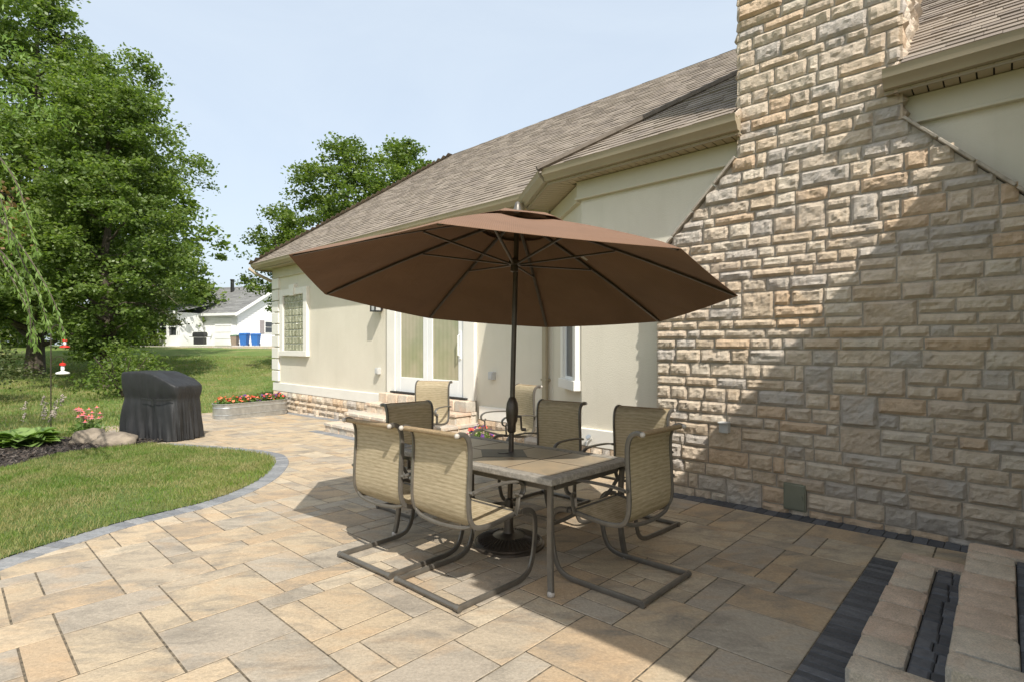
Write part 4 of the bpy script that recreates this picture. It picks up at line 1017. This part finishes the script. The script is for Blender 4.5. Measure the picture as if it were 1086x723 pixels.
def flower_clump(name, label, c, r, h, nl, nf, cols, group, cat='flowers', leafs=.035, fr=.022):
    root = thing(name, label, cat, c, group)
    n = nl; q = RNG.normal(size=(n,3)); q /= np.linalg.norm(q,axis=1)[:,None]; q *= RNG.uniform(.3,1,(n,1)); q[:,2] = np.abs(q[:,2])
    C = q*np.array([r,r,h])
    d = RNG.normal(size=(n,3)); d[:,2] += .5; d /= np.linalg.norm(d,axis=1)[:,None]; e = np.cross(d,RNG.normal(size=(n,3))); e /= np.linalg.norm(e,axis=1)[:,None]
    V,F = quads(C, e*leafs*.4*RNG.uniform(.7,1.2,(n,1)), d*leafs*RNG.uniform(.7,1.3,(n,1)))
    npobj('foliage', V, F, M['flower_leaf'], root)
    for mname, cnt in cols:
        mb = MB()
        for _ in range(cnt):
            a = random.uniform(0,2*PI); rr = r*math.sqrt(random.random())*.95; z = h*math.sqrt(max(0,1-(rr/r)**2))*random.uniform(.75,1.08)+.01
            cc = Vector((rr*math.cos(a),rr*math.sin(a),z)); nrm = Vector((random.gauss(0,.5),random.gauss(-.4,.5),1)).normalized(); u = nrm.orthogonal().normalized(); v = nrm.cross(u); f_ = fr*random.uniform(.7,1.3)
            ring = [cc+(u*math.cos(j*PI/5)+v*math.sin(j*PI/5))*f_*(1 if j%2 else .62)+nrm*.006 for j in range(10)]
            mb.add([cc-nrm*.006]+ring, [(0,1+j,1+(j+1)%10) for j in range(10)])
        obj('blossom', mb, M[mname], root)
    return root
for i in range(7):
    x = -hl+.22+(2*hl-.44)*i/6; p = cap3(x, random.uniform(-.05,.05), .33)
    cols_ = [[('orange',22),('red',6)],[('red',20),('orange',8)],[('purple',20),('orange',5)],[('orange',16),('red',8)],[('red',8),('purple',14)],[('orange',20),('pink',6)],[('red',14),('purple',16)]][i]
    flower_clump('bedding_plant', 'clump of red, orange or purple blossoms growing in the steel trough', p, .21, .20, 420, 20, cols_, 'bedding plants in the steel trough', fr=.035)
p = W(6.45,6.1); flower_clump('petunia', 'red and purple petunias blooming beside the door steps', (p.x,p.y,gz(p.y)+.0), .30, .34, 600, 30, [('red',16),('purple',16),('pink',12)], None, fr=.036)

# ------------------------------------------------------------------ garden bed
def hosta(c, r, nl, label):
    root = thing('hosta', label, 'plant', c); mb = MB()
    for i in range(nl):
        a = random.uniform(0,2*PI); el = random.uniform(.1,1.1); ln = r*random.uniform(.55,1.0); wd = ln*.30
        d = Vector((math.cos(a),math.sin(a),0)); s = Vector((-d.y,d.x,0)); base = d*.04; pts = []
        for j in range(7):
            t = j/6; h = math.sin(el)*ln*(t*1.25-.62*t*t*1.25)*1.1; rr = ln*t*(.55+.45*math.cos(el)); w_ = wd*math.sin(PI*min(1,max(0.02,(t-.22)/.78))**.75) if t > .22 else .008
            pts.append((base+d*rr+Vector((0,0,h+.03)), w_))
        vs = []
        for p_,w_ in pts: vs += [p_-s*w_+Vector((0,0,w_*.3)), p_, p_+s*w_+Vector((0,0,w_*.3))]
        mb.add(vs, [(j*3+k,j*3+k+1,(j+1)*3+k+1,(j+1)*3+k) for j in range(6) for k in (0,1)])
    obj('leaf_rosette', mb, M['hosta'], root, True); return root
p = G(26,474); hosta((p.x,p.y,p.z), .52, 95, 'big pale green hosta at the left end of the mulch bed')
p = G(42,466); root = thing('dried_perennial', 'tall spent flower stalks with pale seed heads behind the hosta', 'plant', (p.x,p.y,p.z))
mb = MB(); hd = MB()
for i in range(13):
    dx = random.uniform(-.35,.25); h = random.uniform(.45,.85); tip = Vector((dx+h*.35,random.uniform(-.2,.2),h)); mb.tube([(dx*.3,0,0),(dx*.7+h*.12,0,h*.5),tip], .004, 4)
    for j in range(22): q = tip-(Vector((.35,0,1)).normalized())*random.uniform(0,.17); hd.ball(q+Vector((random.gauss(0,.012),random.gauss(0,.012),0)), random.uniform(.007,.014), 5, 4)
obj('stem', mb, M['stem'], root); tag(obj('seed_head', hd, M['straw'], root), kind='stuff')
p = G(93,462); root = thing('coneflower', 'pink coneflowers blooming behind the garden rocks', 'flowers', (p.x,p.y,p.z))
mb = MB(); pt = MB(); ey = MB()
for i in range(26):
    a = random.uniform(0,2*PI); rr = random.uniform(.03,.26); h = random.uniform(.28,.55); tip = Vector((rr*math.cos(a),rr*math.sin(a),h)); mb.tube([tip*.15-Vector((0,0,tip.z*.15)),Vector((tip.x*.7,tip.y*.7,h*.6)),tip], .004, 4)
    for j in range(10):
        q = 2*PI*j/10; d = Vector((math.cos(q),math.sin(q),-.35)); s = Vector((-d.y,d.x,0)); pt.add([tip,tip+d*.03-s*.009,tip+d*.055,tip+d*.03+s*.009],[(0,1,2,3)])
    ey.ball(tip+Vector((0,0,.008)), .015, 6, 4)
obj('stem', mb, M['stem'], root); obj('petal', pt, M['pink'], root); obj('flower_centre', ey, M['orange'], root)
n = 260; C = RNG.normal(size=(n,3))*np.array([.12,.12,.07])+np.array([0,0,.14]); d = RNG.normal(size=(n,3)); d[:,2] += .6; d /= np.linalg.norm(d,axis=1)[:,None]; e = np.cross(d,RNG.normal(size=(n,3))); e /= np.linalg.norm(e,axis=1)[:,None]
V,F = quads(C, e*.015, d*.06); npobj('foliage', V, F, M['flower_leaf'], root)
def rock(c, s3, seed, label):
    mb = MB(); n_, m_ = 22, 12; vs = []
    for i in range(m_+1):
        th = PI*i/m_
        for k in range(n_):
            d = Vector((math.sin(th)*math.cos(2*PI*k/n_),math.sin(th)*math.sin(2*PI*k/n_),-math.cos(th)))
            f_ = 1+.35*noise.noise(d*1.4+Vector((seed,0,0)))+.1*noise.noise(d*4+Vector((seed,3,0)))
            vs.append(Vector((d.x*s3[0],d.y*s3[1],max(-.35,d.z)*s3[2]))*f_)
    mb.add(vs, [(i*n_+k,i*n_+(k+1)%n_,(i+1)*n_+(k+1)%n_,(i+1)*n_+k) for i in range(m_) for k in range(n_)])
    o = obj('garden_rock', mb, M['rock'], None, True); o.location = c; return tag(o, label, 'rock', 'rocks at the mulch bed edge')
p = G(95,470); rock((p.x,p.y,p.z+.07), (.30,.22,.19), 3, 'grey flat rock under the coneflowers')
p = G(122,471); rock((p.x,p.y,p.z+.05), (.36,.24,.15), 8, 'tan flat rock beside the covered grill')
# shepherd hook + feeders
p = G(54,463); hk = thing('shepherd_hook', 'thin dark shepherd hook pole standing in the mulch bed', 'garden hook', (p.x,p.y,p.z)); 
mb = MB(); mb.tube([(0,0,-.05),(0,0,1.95)]+[(.13-.13*math.cos(t),0,1.95+.13*math.sin(t)) for t in (.4,.9,1.4,1.9,2.4,2.9)]+[(.26,0,1.88)], .010, 8); obj('pole', mb, M['bronze'], hk, 'auto')
mb = MB(); mb.tube([(0,0,1.42),(.12,0,1.50),(.20,0,1.48),(.22,0,1.43),(.24,0,1.47)], .007, 6); obj('hook_arm', mb, M['bronze'], hk, 'auto')
def feeder(c, s, label):
    root = thing('hummingbird_feeder', label, 'bird feeder', c, 'hummingbird feeders on the hook')
    mb = MB(); mb.lathe([(.02*s,.16*s),(.05*s,.165*s),(.05*s,.20*s),(.015*s,.215*s)],(0,0,0),12); mb.tube([(0,0,.2*s),(0,0,.27*s)], .003, 5); obj('cap', mb, M['feeder_red'], root, 'auto')
    mb = MB(); mb.lathe([(.018*s,.05*s),(.03*s,.08*s),(.03*s,.16*s)],(0,0,0),12); obj('bottle', mb, M['feeder_clear'], root, True)
    mb = MB(); mb.lathe([(.05*s,0),(.105*s,.012*s),(.10*s,.035*s),(.03*s,.06*s)],(0,0,0),16); obj('tray', mb, M['white'] if s > .9 else M['feeder_red'], root, 'auto')
feeder((p.x+.22,p.y,p.z+1.42-.25), 1.0, 'red topped hummingbird feeder with white tray hanging lowest on the hook')
feeder((p.x+.26,p.y,p.z+1.87-.21), .75, 'small all red feeder hanging at the top of the hook among the leaves')

# ------------------------------------------------------------------ trees
def leaf_cloud(C, size, flat=.5, up=.7):
    n = len(C); d = RNG.normal(size=(n,3)); d[:,2] *= flat; d[:,2] -= .25; d /= np.linalg.norm(d,axis=1)[:,None]
    e = RNG.normal(size=(n,3)); e[:,2] *= .6; e = e-d*(e*d).sum(1)[:,None]; e /= np.linalg.norm(e,axis=1)[:,None]
    s = size*RNG.uniform(.55,1.25,(n,1)); return quads(C, e*s*.40, d*s*.60)
def crown_points(env, z0, z1, nclump, per, cs, skew=0, inner=.55):
    """env(z, ang)->radius ; clumps near the envelope, leaves in flattened clumps"""
    out = []
    if z1 > 5:                                # real crowns: boughs carry rounded lobes of foliage with gaps between them
        H_ = z1-z0; nl = int(26+H_*4.2); lobes = []; g = 2.39996
        for i in range(nl):
            z = z0+H_*((i+.5)/nl)**.9; a = i*g+random.uniform(-.5,.5); r_ = env(z,a)
            if r_ < .15: r_ = .15
            f_ = random.uniform(.62,.98) if random.random() < .8 else random.uniform(.1,.5); rl = max(.35, min(1.5, .30*r_+.28))*random.uniform(.75,1.25)
            lobes.append((r_*f_*math.cos(a), r_*f_*math.sin(a), z, rl))
        wts = [l[3]**2 for l in lobes]
        for l in random.choices(lobes, wts, k=nclump):
            d = Vector((random.gauss(0,1),random.gauss(0,1),random.gauss(.25,1))).normalized()*random.uniform(.55,1.08)*l[3]
            c = np.array([l[0]+d.x*1.15, l[1]+d.y*1.15, l[2]+d.z*.62]); k = int(per*random.uniform(.4,1.3)); s = cs*random.uniform(.4,.95)
            q = RNG.normal(size=(k,3))*np.array([s,s,s*.5]); q[:,2] -= .22*np.hypot(q[:,0],q[:,1]); out.append(c+q)
        return np.concatenate(out)
    for _ in range(nclump):
        z = z0+(z1-z0)*random.random(); a = random.uniform(0,2*PI); r_ = env(z,a)
        if r_ <= .05 or random.random() > min(1,(r_/2.5)+.25): continue
        f_ = inner+(1-inner)*random.random()**.6; f_ *= 1+.34*noise.noise(Vector((math.cos(a)*2.2,math.sin(a)*2.2,z*.8)))
        c = np.array([r_*f_*math.cos(a), r_*f_*math.sin(a), z]); k = int(per*random.uniform(.5,1.5)); s = cs*random.uniform(.5,1.3)
        if z1 > 5 and noise.noise(Vector(c*.75)+Vector((z1,7,3))) < (-.26 if z1 > 15 else -.16): continue
        q = RNG.normal(size=(k,3))*np.array([s,s,s*.6]); 
        q[:,2] -= .18*np.hypot(q[:,0],q[:,1])
        out.append(c+q)
    return np.concatenate(out)
def branches(mb, base, top, env, z0, z1, r0, nb, lean=(0,0)):
    b, t = Vector(base), Vector(top); n_ = 9; path = [b.lerp(t,i/n_)+Vector((random.gauss(0,.05)*i**.5,random.gauss(0,.05)*i**.5,0)) for i in range(n_+1)]
    mb.tube(path, [r0*(1-.9*i/n_)*(1.35 if i == 0 else 1) for i in range(n_+1)], 9)
    for i in range(nb):
        z = z0+(z1-z0)*(i+.5)/nb; a = i*2.399+random.random(); r_ = env(z,a)*.85
        if r_ < .2: continue
        zb = b.z+(max(z-r_*.45, b.z+.6)-b.z); tt = min(.95,(zb-b.z)/(t.z-b.z)); p0 = b.lerp(t,tt); p1 = Vector((b.x+r_*math.cos(a)*.55,b.y+r_*math.sin(a)*.55,b.z+z-r_*.1)); p2 = Vector((b.x+r_*math.cos(a),b.y+r_*math.sin(a),b.z+z))
        rr = r0*(1-tt)*.45+.015; mb.tube([p0,p0.lerp(p1,.5)+Vector((0,0,-.1)),p1,p2], [rr,rr*.75,rr*.5,.01], 6)
def tree(name, label, base, env, z0, z1, ztop, r0, ncl, per, cs, lsize, m, nb=26, extra=None, group=None, inner=.55):
    root = thing(name, label, 'tree', base, group)
    mb = MB(); branches(mb, (0,0,-.15), (random.uniform(-.3,.3),random.uniform(-.3,.3),ztop), env, z0, z1, r0, nb); obj('trunk', mb, M['bark'], root, 'auto')
    C = crown_points(env, z0, z1, ncl, per, cs, inner=inner)
    V,F = leaf_cloud(C, lsize); npobj('crown', V, F, m, root); return root
def piece(tab):
    zs = [t[0] for t in tab]; rs_ = [t[1] for t in tab]
    return lambda z,a: float(np.interp(z, zs, rs_))*(1+.16*math.sin(3*a+z*.7)+.12*noise.noise(Vector((math.cos(a)*1.3,math.sin(a)*1.3,z*.45+3))))
y = 23.0; bz = gz(y)
tree('maple_tree', 'tallest leafy maple rising past the top left of the picture', (-20.7,y,bz), piece([(2.0,2.5),(3.5,4.4),(6,5.0),(9,4.9),(11.5,4.4),(13.5,3.2),(15.3,1.9),(17,.7),(17.6,.1)]), 2.0, 17.3, 16.5, .3, 2300, 95, .34, .135, M['leaf'], 40, inner=.35)
y = 19.6; bz = gz(y)
tr_ = tree('broad_tree', 'dense leafy tree with low sweeping boughs directly behind the covered grill', (-14.95,y,bz), piece([(.7,.9),(2,1.5),(3.5,2.1),(5.5,2.25),(7.5,1.8),(9.0,1.65),(10.6,1.2),(11.3,.1)]), .9, 11.2, 10.6, .22, 950, 100, .27, .115, M['leaf'], 36, inner=.35)
# two boughs reaching right over the lawn
mb = MB(); Cs = []
for (z,ln,a,dr) in ((3.75,3.1,-.2,.8),(2.9,2.7,.05,.7)):
    pts = [Vector((math.cos(a)*ln*t,math.sin(a)*ln*t,z+.35*math.sin(PI*t)-dr*t*t)) for t in (0,.25,.5,.75,1)]; mb.tube(pts, [.05,.04,.03,.02,.008], 6)
    for i in range(24):
        t = random.uniform(.5,1); c = np.array(pts[int(t*3.99)].lerp(pts[min(4,int(t*3.99)+1)],t*3.99%1)); Cs.append(c+RNG.normal(size=(22,3))*np.array([.20,.20,.045]))
obj('bough', mb, M['bark'], tr_, 'auto'); V,F = leaf_cloud(np.concatenate(Cs), .085); npobj('drooping_spray', V, F, M['needle'], tr_)
Cs = [np.array(c)+RNG.normal(size=(46,3))*.28 for c in ((-1.9,-1.9,6.2),(-1.1,-2.4,5.1),(-2.2,-1.7,6.6))]
V,F = leaf_cloud(np.concatenate(Cs), .15); tag(npobj('dead_twig', V, F, M['leaf_dry'], tr_), kind='stuff')
y = 17.6; root = thing('shrub', 'dark low shrub under the dense tree behind the covered grill', 'shrub', (-12.9,y,gz(y)))
mb = MB(); 
for i in range(9): a = i*.7; mb.tube([(0,0,0),(.4*math.cos(a),.4*math.sin(a),.7),(.8*math.cos(a),.8*math.sin(a),1.3)], [.03,.02,.01], 5)
obj('stem', mb, M['bark'], root); V,F = leaf_cloud(crown_points(piece([(.1,.7),(.6,1.0),(1.2,.9),(1.7,.4)]), .1, 1.7, 90, 36, .25, inner=.3), .10); npobj('foliage', V, F, M['leaf_b'], root)
y = 15.5; root = thing('conifer_shrub', 'drooping olive green conifer at the far left under the maple', 'shrub', (-16.6,y,gz(y)))
mb = MB(); mb.tube([(0,0,0),(0,0,2.2)], [.08,.02], 7); obj('trunk', mb, M['bark'], root); V,F = leaf_cloud(crown_points(piece([(.7,1.6),(1.2,1.6),(2.0,1.1),(2.6,.2)]), .7, 2.6, 150, 60, .3, inner=.3), .09); npobj('crown', V, F, M['needle'], root)
# trees behind
tree('oak_tree', 'green tree showing over the roof slope behind the house', (-8.0,25.5,gz(25.5)), piece([(3.5,1.2),(5,2.3),(7,2.7),(9,1.9),(10.3,.9),(10.9,.1)]), 3.5, 10.8, 9.8, .24, 480, 85, .32, .135, M['leaf_b'])
tree('oak_tree', 'smaller treetop just above the hip of the roof, right of the other', (-5.3,26.5,gz(26.5)), piece([(4,1.4),(7,2.0),(9,1.7),(10.6,.9),(11.3,.1)]), 4, 11.2, 10.4, .2, 330, 85, .30, .135, M['leaf_b'])
tree('young_tree', 'slim low tree showing past the left end of the roof eave', (-10.2,23.5,gz(23.5)), piece([(2.6,.6),(3.6,1.15),(5.0,1.15),(6.2,.7),(7.2,.05)]), 2.6, 7.1, 6.6, .09, 190, 60, .24, .12, M['leaf_b'], 12, inner=.2)
for i,(x,y_,h,r_) in enumerate(((-38,38,13,6),(-29,41,14,6),(-47,46,15,7))):
    tree('background_tree', ['far dark tree at the left edge beyond the maple','far tree behind the maple and the dense tree','far tree furthest left on the skyline'][i], (x,y_,gz(y_)), piece([(.4,r_*.6),(h*.25,r_*.9),(h*.5,r_),(h*.75,r_*.7),(h,.1)]), .4, h, h*.9, .3, 420, 60, .7, .34, M['leaf_b'], group='trees beyond the lawn')
# weeping branches in the left foreground
wp = Vector((-10.3,7.2,gz(7.2))); root = thing('weeping_tree', 'weeping tree with long drooping pale leaves hanging in at the left edge', 'tree', wp)
mb = MB(); mb.tube([(0,0,-.1),(.05,0,.8),(0,.05,1.8),(.1,0,3.2),(.15,-.05,5.8)], [.17,.13,.11,.09,.03], 9); mb.tube([(.05,0,2.4),(.9,-.3,3.3),(2.5,-.65,3.95)], [.07,.05,.03], 7); LC=[]; LU=[]; LV=[]
def strand(P, dens=1.0, two=True):
    pts = crom([Vector(p) for p in P], 10); mb.tube(pts, [.012*(1-.8*i/len(pts))+.002 for i in range(len(pts))], 5)
    for i in range(3,len(pts)):
        for _ in range(3 if random.random() < dens else 2):
            t = (pts[i]-pts[i-1]).normalized(); sd = Vector((random.choice((-1,1))*.8,random.gauss(0,.5),-.55+random.gauss(0,.3))); d = (t*.7+sd*.55+Vector((0,0,-.35))).normalized(); ln = random.uniform(.032,.055)
            e = d.cross(Vector((random.gauss(0,1),random.gauss(0,1),random.gauss(0,1)))).normalized(); c = pts[i]+d*ln*.9+Vector((random.gauss(0,.012),random.gauss(0,.012),0))
            LC.append(c); LV.append(d*ln); LU.append(e*ln*.24)
def S(px,py,Y): return Vector(((px-543)/563*Y, Y, 1.45-(py-366)/563*Y))-wp
src = Vector((2.5,-.65,3.95))
for (P) in ([(-40,130,6.4),(0,168,6.4),(20,200,6.35),(32,240,6.3),(40,268,6.3)],
            [(-40,200,6.3),(0,232,6.3),(20,258,6.3),(40,288,6.25),(58,322,6.2),(68,355,6.2)],
            [(-30,215,6.5),(5,240,6.5),(25,280,6.5),(42,315,6.5),(52,350,6.5)],
            [(-40,250,6.2),(-5,262,6.2),(18,290,6.2),(30,320,6.2),(33,362,6.2)],
            [(-30,160,6.1),(-8,190,6.1),(6,230,6.1),(10,262,6.1)],
            [(-50,260,6.3),(-25,290,6.3),(-8,330,6.3),(-3,365,6.3)],
            [(-60,200,6.7),(-20,240,6.7),(15,300,6.7),(36,345,6.7),(38,368,6.7)]):
    q = [S(*p) for p in P]; strand([src, src.lerp(q[0],.5)+Vector((0,0,.35))]+q)
for i in range(16):
    a = random.uniform(2.2,5.4); r_ = random.uniform(.5,1.4); strand([src+Vector((-1,.3,.2)), src+Vector((-1+r_*.5*math.cos(a),.3+r_*.5*math.sin(a),.5)), src+Vector((-1+r_*math.cos(a),.3+r_*math.sin(a),-.1)), src+Vector((-1+r_*1.15*math.cos(a),.3+r_*1.15*math.sin(a),-1.2)), src+Vector((-1+r_*1.2*math.cos(a),.3+r_*1.2*math.sin(a),-2.2))])
obj('trunk', mb, M['bark'], root, 'auto'); 
Cc = crown_points(piece([(3.2,1.8),(4.5,2.5),(6,2.2),(7.2,1.0),(7.7,.1)]), 3.2, 7.6, 330, 60, .3, inner=.3); n = len(Cc); d = RNG.normal(size=(n,3)); d[:,2] -= 1.2; d /= np.linalg.norm(d,axis=1)[:,None]; e = np.cross(d,RNG.normal(size=(n,3))); e /= np.linalg.norm(e,axis=1)[:,None]
LC = np.concatenate([np.array(LC), Cc]); LU = np.concatenate([np.array(LU), e*.016]); LV = np.concatenate([np.array(LV), d*.06])
V,F = quads(LC, LU, LV); npobj('crown', V, F, M['willow'], root)

# ------------------------------------------------------------------ the neighbouring house
NB = Vector((-20.7,40,1.42)); ne = Vector((-.94,.34,0)).normalized(); ng = Vector((.34,.94,0)).normalized()
nh = thing('neighbour_house', 'white sided ranch house with grey roof beyond the lawn', 'house', NB)
def NP(e, g, z): return ne*e+ng*g+Vector((0,0,z))
def nbox(mb, e0,e1,g0,g1,z0,z1): mb.hexa([NP(e1,g0,z0),NP(e0,g0,z0),NP(e0,g1,z0),NP(e1,g1,z0),NP(e1,g0,z1),NP(e0,g0,z1),NP(e0,g1,z1),NP(e1,g1,z1)])
mb = MB(); nbox(mb, 0,20,0,8.2,-.3,2.55); mb.add([NP(0,0,2.55),NP(0,8.2,2.55),NP(0,4.1,4.85),NP(20,0,2.55),NP(20,8.2,2.55),NP(20,4.1,4.85)], [(0,1,2),(5,4,3),(0,2,5,3),(1,4,5,2)])
for k in range(26): 
    z = .1+k*.17; h_ = 4.1*(1 if z < 2.5 else max(.02,1-(z-2.5)/2.35)); mb.hexa([NP(-.0,4.1-h_+.02,z),NP(-.025,4.1-h_+.02,z),NP(-.025,4.1+h_-.02,z),NP(0,4.1+h_-.02,z),NP(0,4.1-h_+.02,z+.15),NP(-.006,4.1-h_+.02,z+.15),NP(-.006,4.1+h_-.02,z+.15),NP(0,4.1+h_-.02,z+.15)])
obj('wall', mb, M['siding'], nh)
mb = MB(); sl_ = 2.35/4.1
mb.add([NP(-.3,-.4,2.62-.4*sl_),NP(20.3,-.4,2.62-.4*sl_),NP(20.3,4.1,4.97),NP(-.3,4.1,4.97),NP(20.3,8.6,2.39),NP(-.3,8.6,2.39)], [(0,3,2,1),(3,5,4,2)])
vv = (ng+Vector((0,0,sl_))).normalized(); nn = (-ng*sl_+Vector((0,0,1))).normalized(); nr = obj('roof', mb, M['greyroof'], nh)
mb = MB(); shingles(mb, NP(-.3,-.4,2.63-.4*sl_), ne, vv, nn, 5.2, lambda s: (0,20.6), .2, (.4,1.1), .012); obj('shingles', mb, M['greyroof'], nr)
mb = MB(); mb.extr([(0,-.16),(0,.03),(.05,.03),(.05,-.16)], NP(-.3,-.4,2.4), NP(20,-.4,2.4), -ng)
for g0,g1,za,zb in ((-.45,4.1,2.36,4.97),(4.1,8.65,4.97,2.36)): mb.hexa([NP(-.3,g0,za-.2),NP(-.36,g0,za-.2),NP(-.36,g1,zb-.2),NP(-.3,g1,zb-.2),NP(-.3,g0,za+.03),NP(-.36,g0,za+.03),NP(-.36,g1,zb+.03),NP(-.3,g1,zb+.03)])
obj('fascia', mb, M['white'], nh)
mb = MB(); mb.lathe([(.14,4.2),(.14,5.4),(.17,5.4),(.17,5.5),(.1,5.5)], NP(4.0,3.2,0), 12); obj('flue_pipe', mb, M['black'], nh)
mb = MB(); nbox(mb,.5,2.2,-.05,.02,.02,2.05); gd = obj('garage_door', mb, M['white'], nh)
mb = MB(); 
for z in (.5,1.0,1.5): nbox(mb,.55,2.15,-.065,-.045,z,z+.03)
obj('panel_line', mb, M['greybox'], gd)
mb = MB(); nbox(mb,-.05,.02,2.6,3.6,1.0,1.95); wn_ = obj('window', mb, M['white'], nh); mb = MB(); nbox(mb,-.07,-.04,2.68,3.52,1.06,1.45); nbox(mb,-.07,-.04,2.68,3.52,1.5,1.88); obj('pane', mb, M['pane'], wn_)
for g_ in (2.15,3.65): mb = MB(); nbox(mb,-.05,.02,g_,g_+.42,.95,2.0); obj('shutter', mb, M['shutter'], nh)
# screened porch
mb = MB(); nbox(mb,3.4,10,-2.2,-.02,-.3,.75); nbox(mb,3.4,10,-2.2,-.02,2.1,2.45)
for e_ in (3.4,4.4,5.4,6.4,7.4,8.4,9.4): nbox(mb,e_,e_+.12,-2.2,-2.06,.75,2.1)
nbox(mb,3.4,10,-2.19,-2.08,1.35,1.43); nbox(mb,3.4,3.52,-2.0,-.05,.75,2.1)
pr_ = obj('porch', mb, M['white'], nh)
mb = MB(); nbox(mb,3.55,9.9,-2.05,-2.02,.76,2.09); obj('screen', mb, M['pane'], pr_)
mb = MB(); mb.add([NP(3.1,-2.6,2.42),NP(10.3,-2.6,2.42),NP(10.3,.2,3.1),NP(3.1,.2,3.1),NP(3.1,-2.6,2.5),NP(10.3,-2.6,2.5),NP(10.3,.2,3.18),NP(3.1,.2,3.18)], [(0,1,2,3),(4,7,6,5),(0,4,5,1),(0,3,7,4)]); obj('porch_roof', mb, M['greyroof'], pr_)
mb = MB(); mb.extr([(0,-.14),(0,.08),(.05,.08),(.05,-.14)], NP(3.1,-2.6,2.44), NP(10.3,-2.6,2.44), -ng); obj('porch_fascia', mb, M['white'], pr_)
for o in list(nh.children): pass
# drive slab and its block edge
mb = MB(); pts = [NB+NP(-14,-1.6,0),NB+NP(16,-5.0,0),NB+NP(16,3,0),NB+NP(-14,6,0)]; mb.prism([(p.x,p.y) for p in pts][::-1], 1.2, 1.40); tag(obj('driveway', mb, M['concrete']), kind='structure')
d0, d1 = NB+NP(-14,-1.62,0), NB+NP(16,-5.02,0); dd = (d1-d0); L_ = dd.length; dd.normalize(); dn = Vector((-dd.y,dd.x,0)); 
if dn.y > 0: dn = -dn
mb = MB(); k = 0
while k*.4 < L_:
    q = d0+dd*(k*.4); q1 = q+dd*.385
    for z0,z1,o_ in ((.85,1.10,.02),(1.11,1.34,0)): mb.hexa([Vector((p.x,p.y,z)) for z in (z0,z1) for p in (q+dn*(.22+o_),q1+dn*(.22+o_),q1+dn*.01,q+dn*.01)])
    k += 1
o = obj('retaining_wall', mb, M['coping']); tag(o, 'low tan block edging below the neighbouring driveway', 'wall')
def bin_(e, g, m1, m2, s, label):
    p = NB+NP(e,g,0); root = thing('wheelie_bin', label, 'bin', (p.x,p.y,1.40), 'bins on the neighbouring driveway')
    mb = MB(); mb.hexa([(-.22*s,-.25*s,.03),(.22*s,-.25*s,.03),(.22*s,.25*s,.03),(-.22*s,.25*s,.03),(-.29*s,-.33*s,.92*s),(.29*s,-.33*s,.92*s),(.29*s,.33*s,.92*s),(-.29*s,.33*s,.92*s)]); mb.box(-.31*s,.31*s,-.35*s,.35*s,.86*s,.90*s); obj('body', mb, m1, root, bevel=.02)
    mb = MB(); mb.hexa([(-.31*s,-.36*s,.925*s),(.31*s,-.36*s,.925*s),(.31*s,.36*s,.925*s),(-.31*s,.36*s,.925*s),(-.26*s,-.3*s,1.0*s),(.26*s,-.3*s,1.0*s),(.28*s,.34*s,1.04*s),(-.28*s,.34*s,1.04*s)]); obj('lid', mb, m2, root, bevel=.02)
    for x in (-.2,.2): mb = MB(); mb.tube([(x*s-.03,.26*s,.1),(x*s+.03,.26*s,.1)], .1*s, 10); obj('wheel', mb, M['black'], root)
bin_(-.75,-.9,M['brown_bin'],M['green_lid'],.78,'brown bin with green lid beside the two blue bins')
bin_(-1.45,-.7,M['blue'],M['blue'],.92,'blue bin standing in the middle of the three')
bin_(-2.2,-.4,M['blue'],M['blue'],.88,'blue bin at the right end of the three')
p = NB+NP(2.1,-1.4,0); root = thing('gas_grill', 'black gas grill on the neighbouring driveway by the garage door', 'grill', (p.x,p.y,1.40))
mb = MB(); mb.box(-.35,.35,-.25,.25,.1,.62); mb.box(-.7,.7,-.22,.22,.64,.68); obj('cart', mb, M['black'], root, bevel=.02); mb = MB(); mb.extr([(-.28,.68),(-.28,.9),(-.15,1.02),(.15,1.02),(.28,.9),(.28,.68)], (-.42,0,0), (.42,0,0), (0,1,0)); obj('lid', mb, M['black'], root, bevel=.03)
for i,(e,lab) in enumerate(((5.4,'clipped green shrub under the porch windows, nearer the grill'),(7.4,'rust tinged shrub under the porch windows, further left'))):
    p = NB+NP(e,-3.1,0); root = thing('porch_shrub', lab, 'shrub', (p.x,p.y,1.38)); mb = MB(); mb.tube([(0,0,0),(0,0,.5)], .05, 6); obj('stem', mb, M['bark'], root)
    V,F = leaf_cloud(crown_points(piece([(.1,.8),(.5,.95),(.9,.5),(1.1,.1)]), .1, 1.1, 60, 30, .2, inner=.2), .12); npobj('foliage', V, F, M['leaf_b'] if i == 0 else M['leaf_dry'], root)
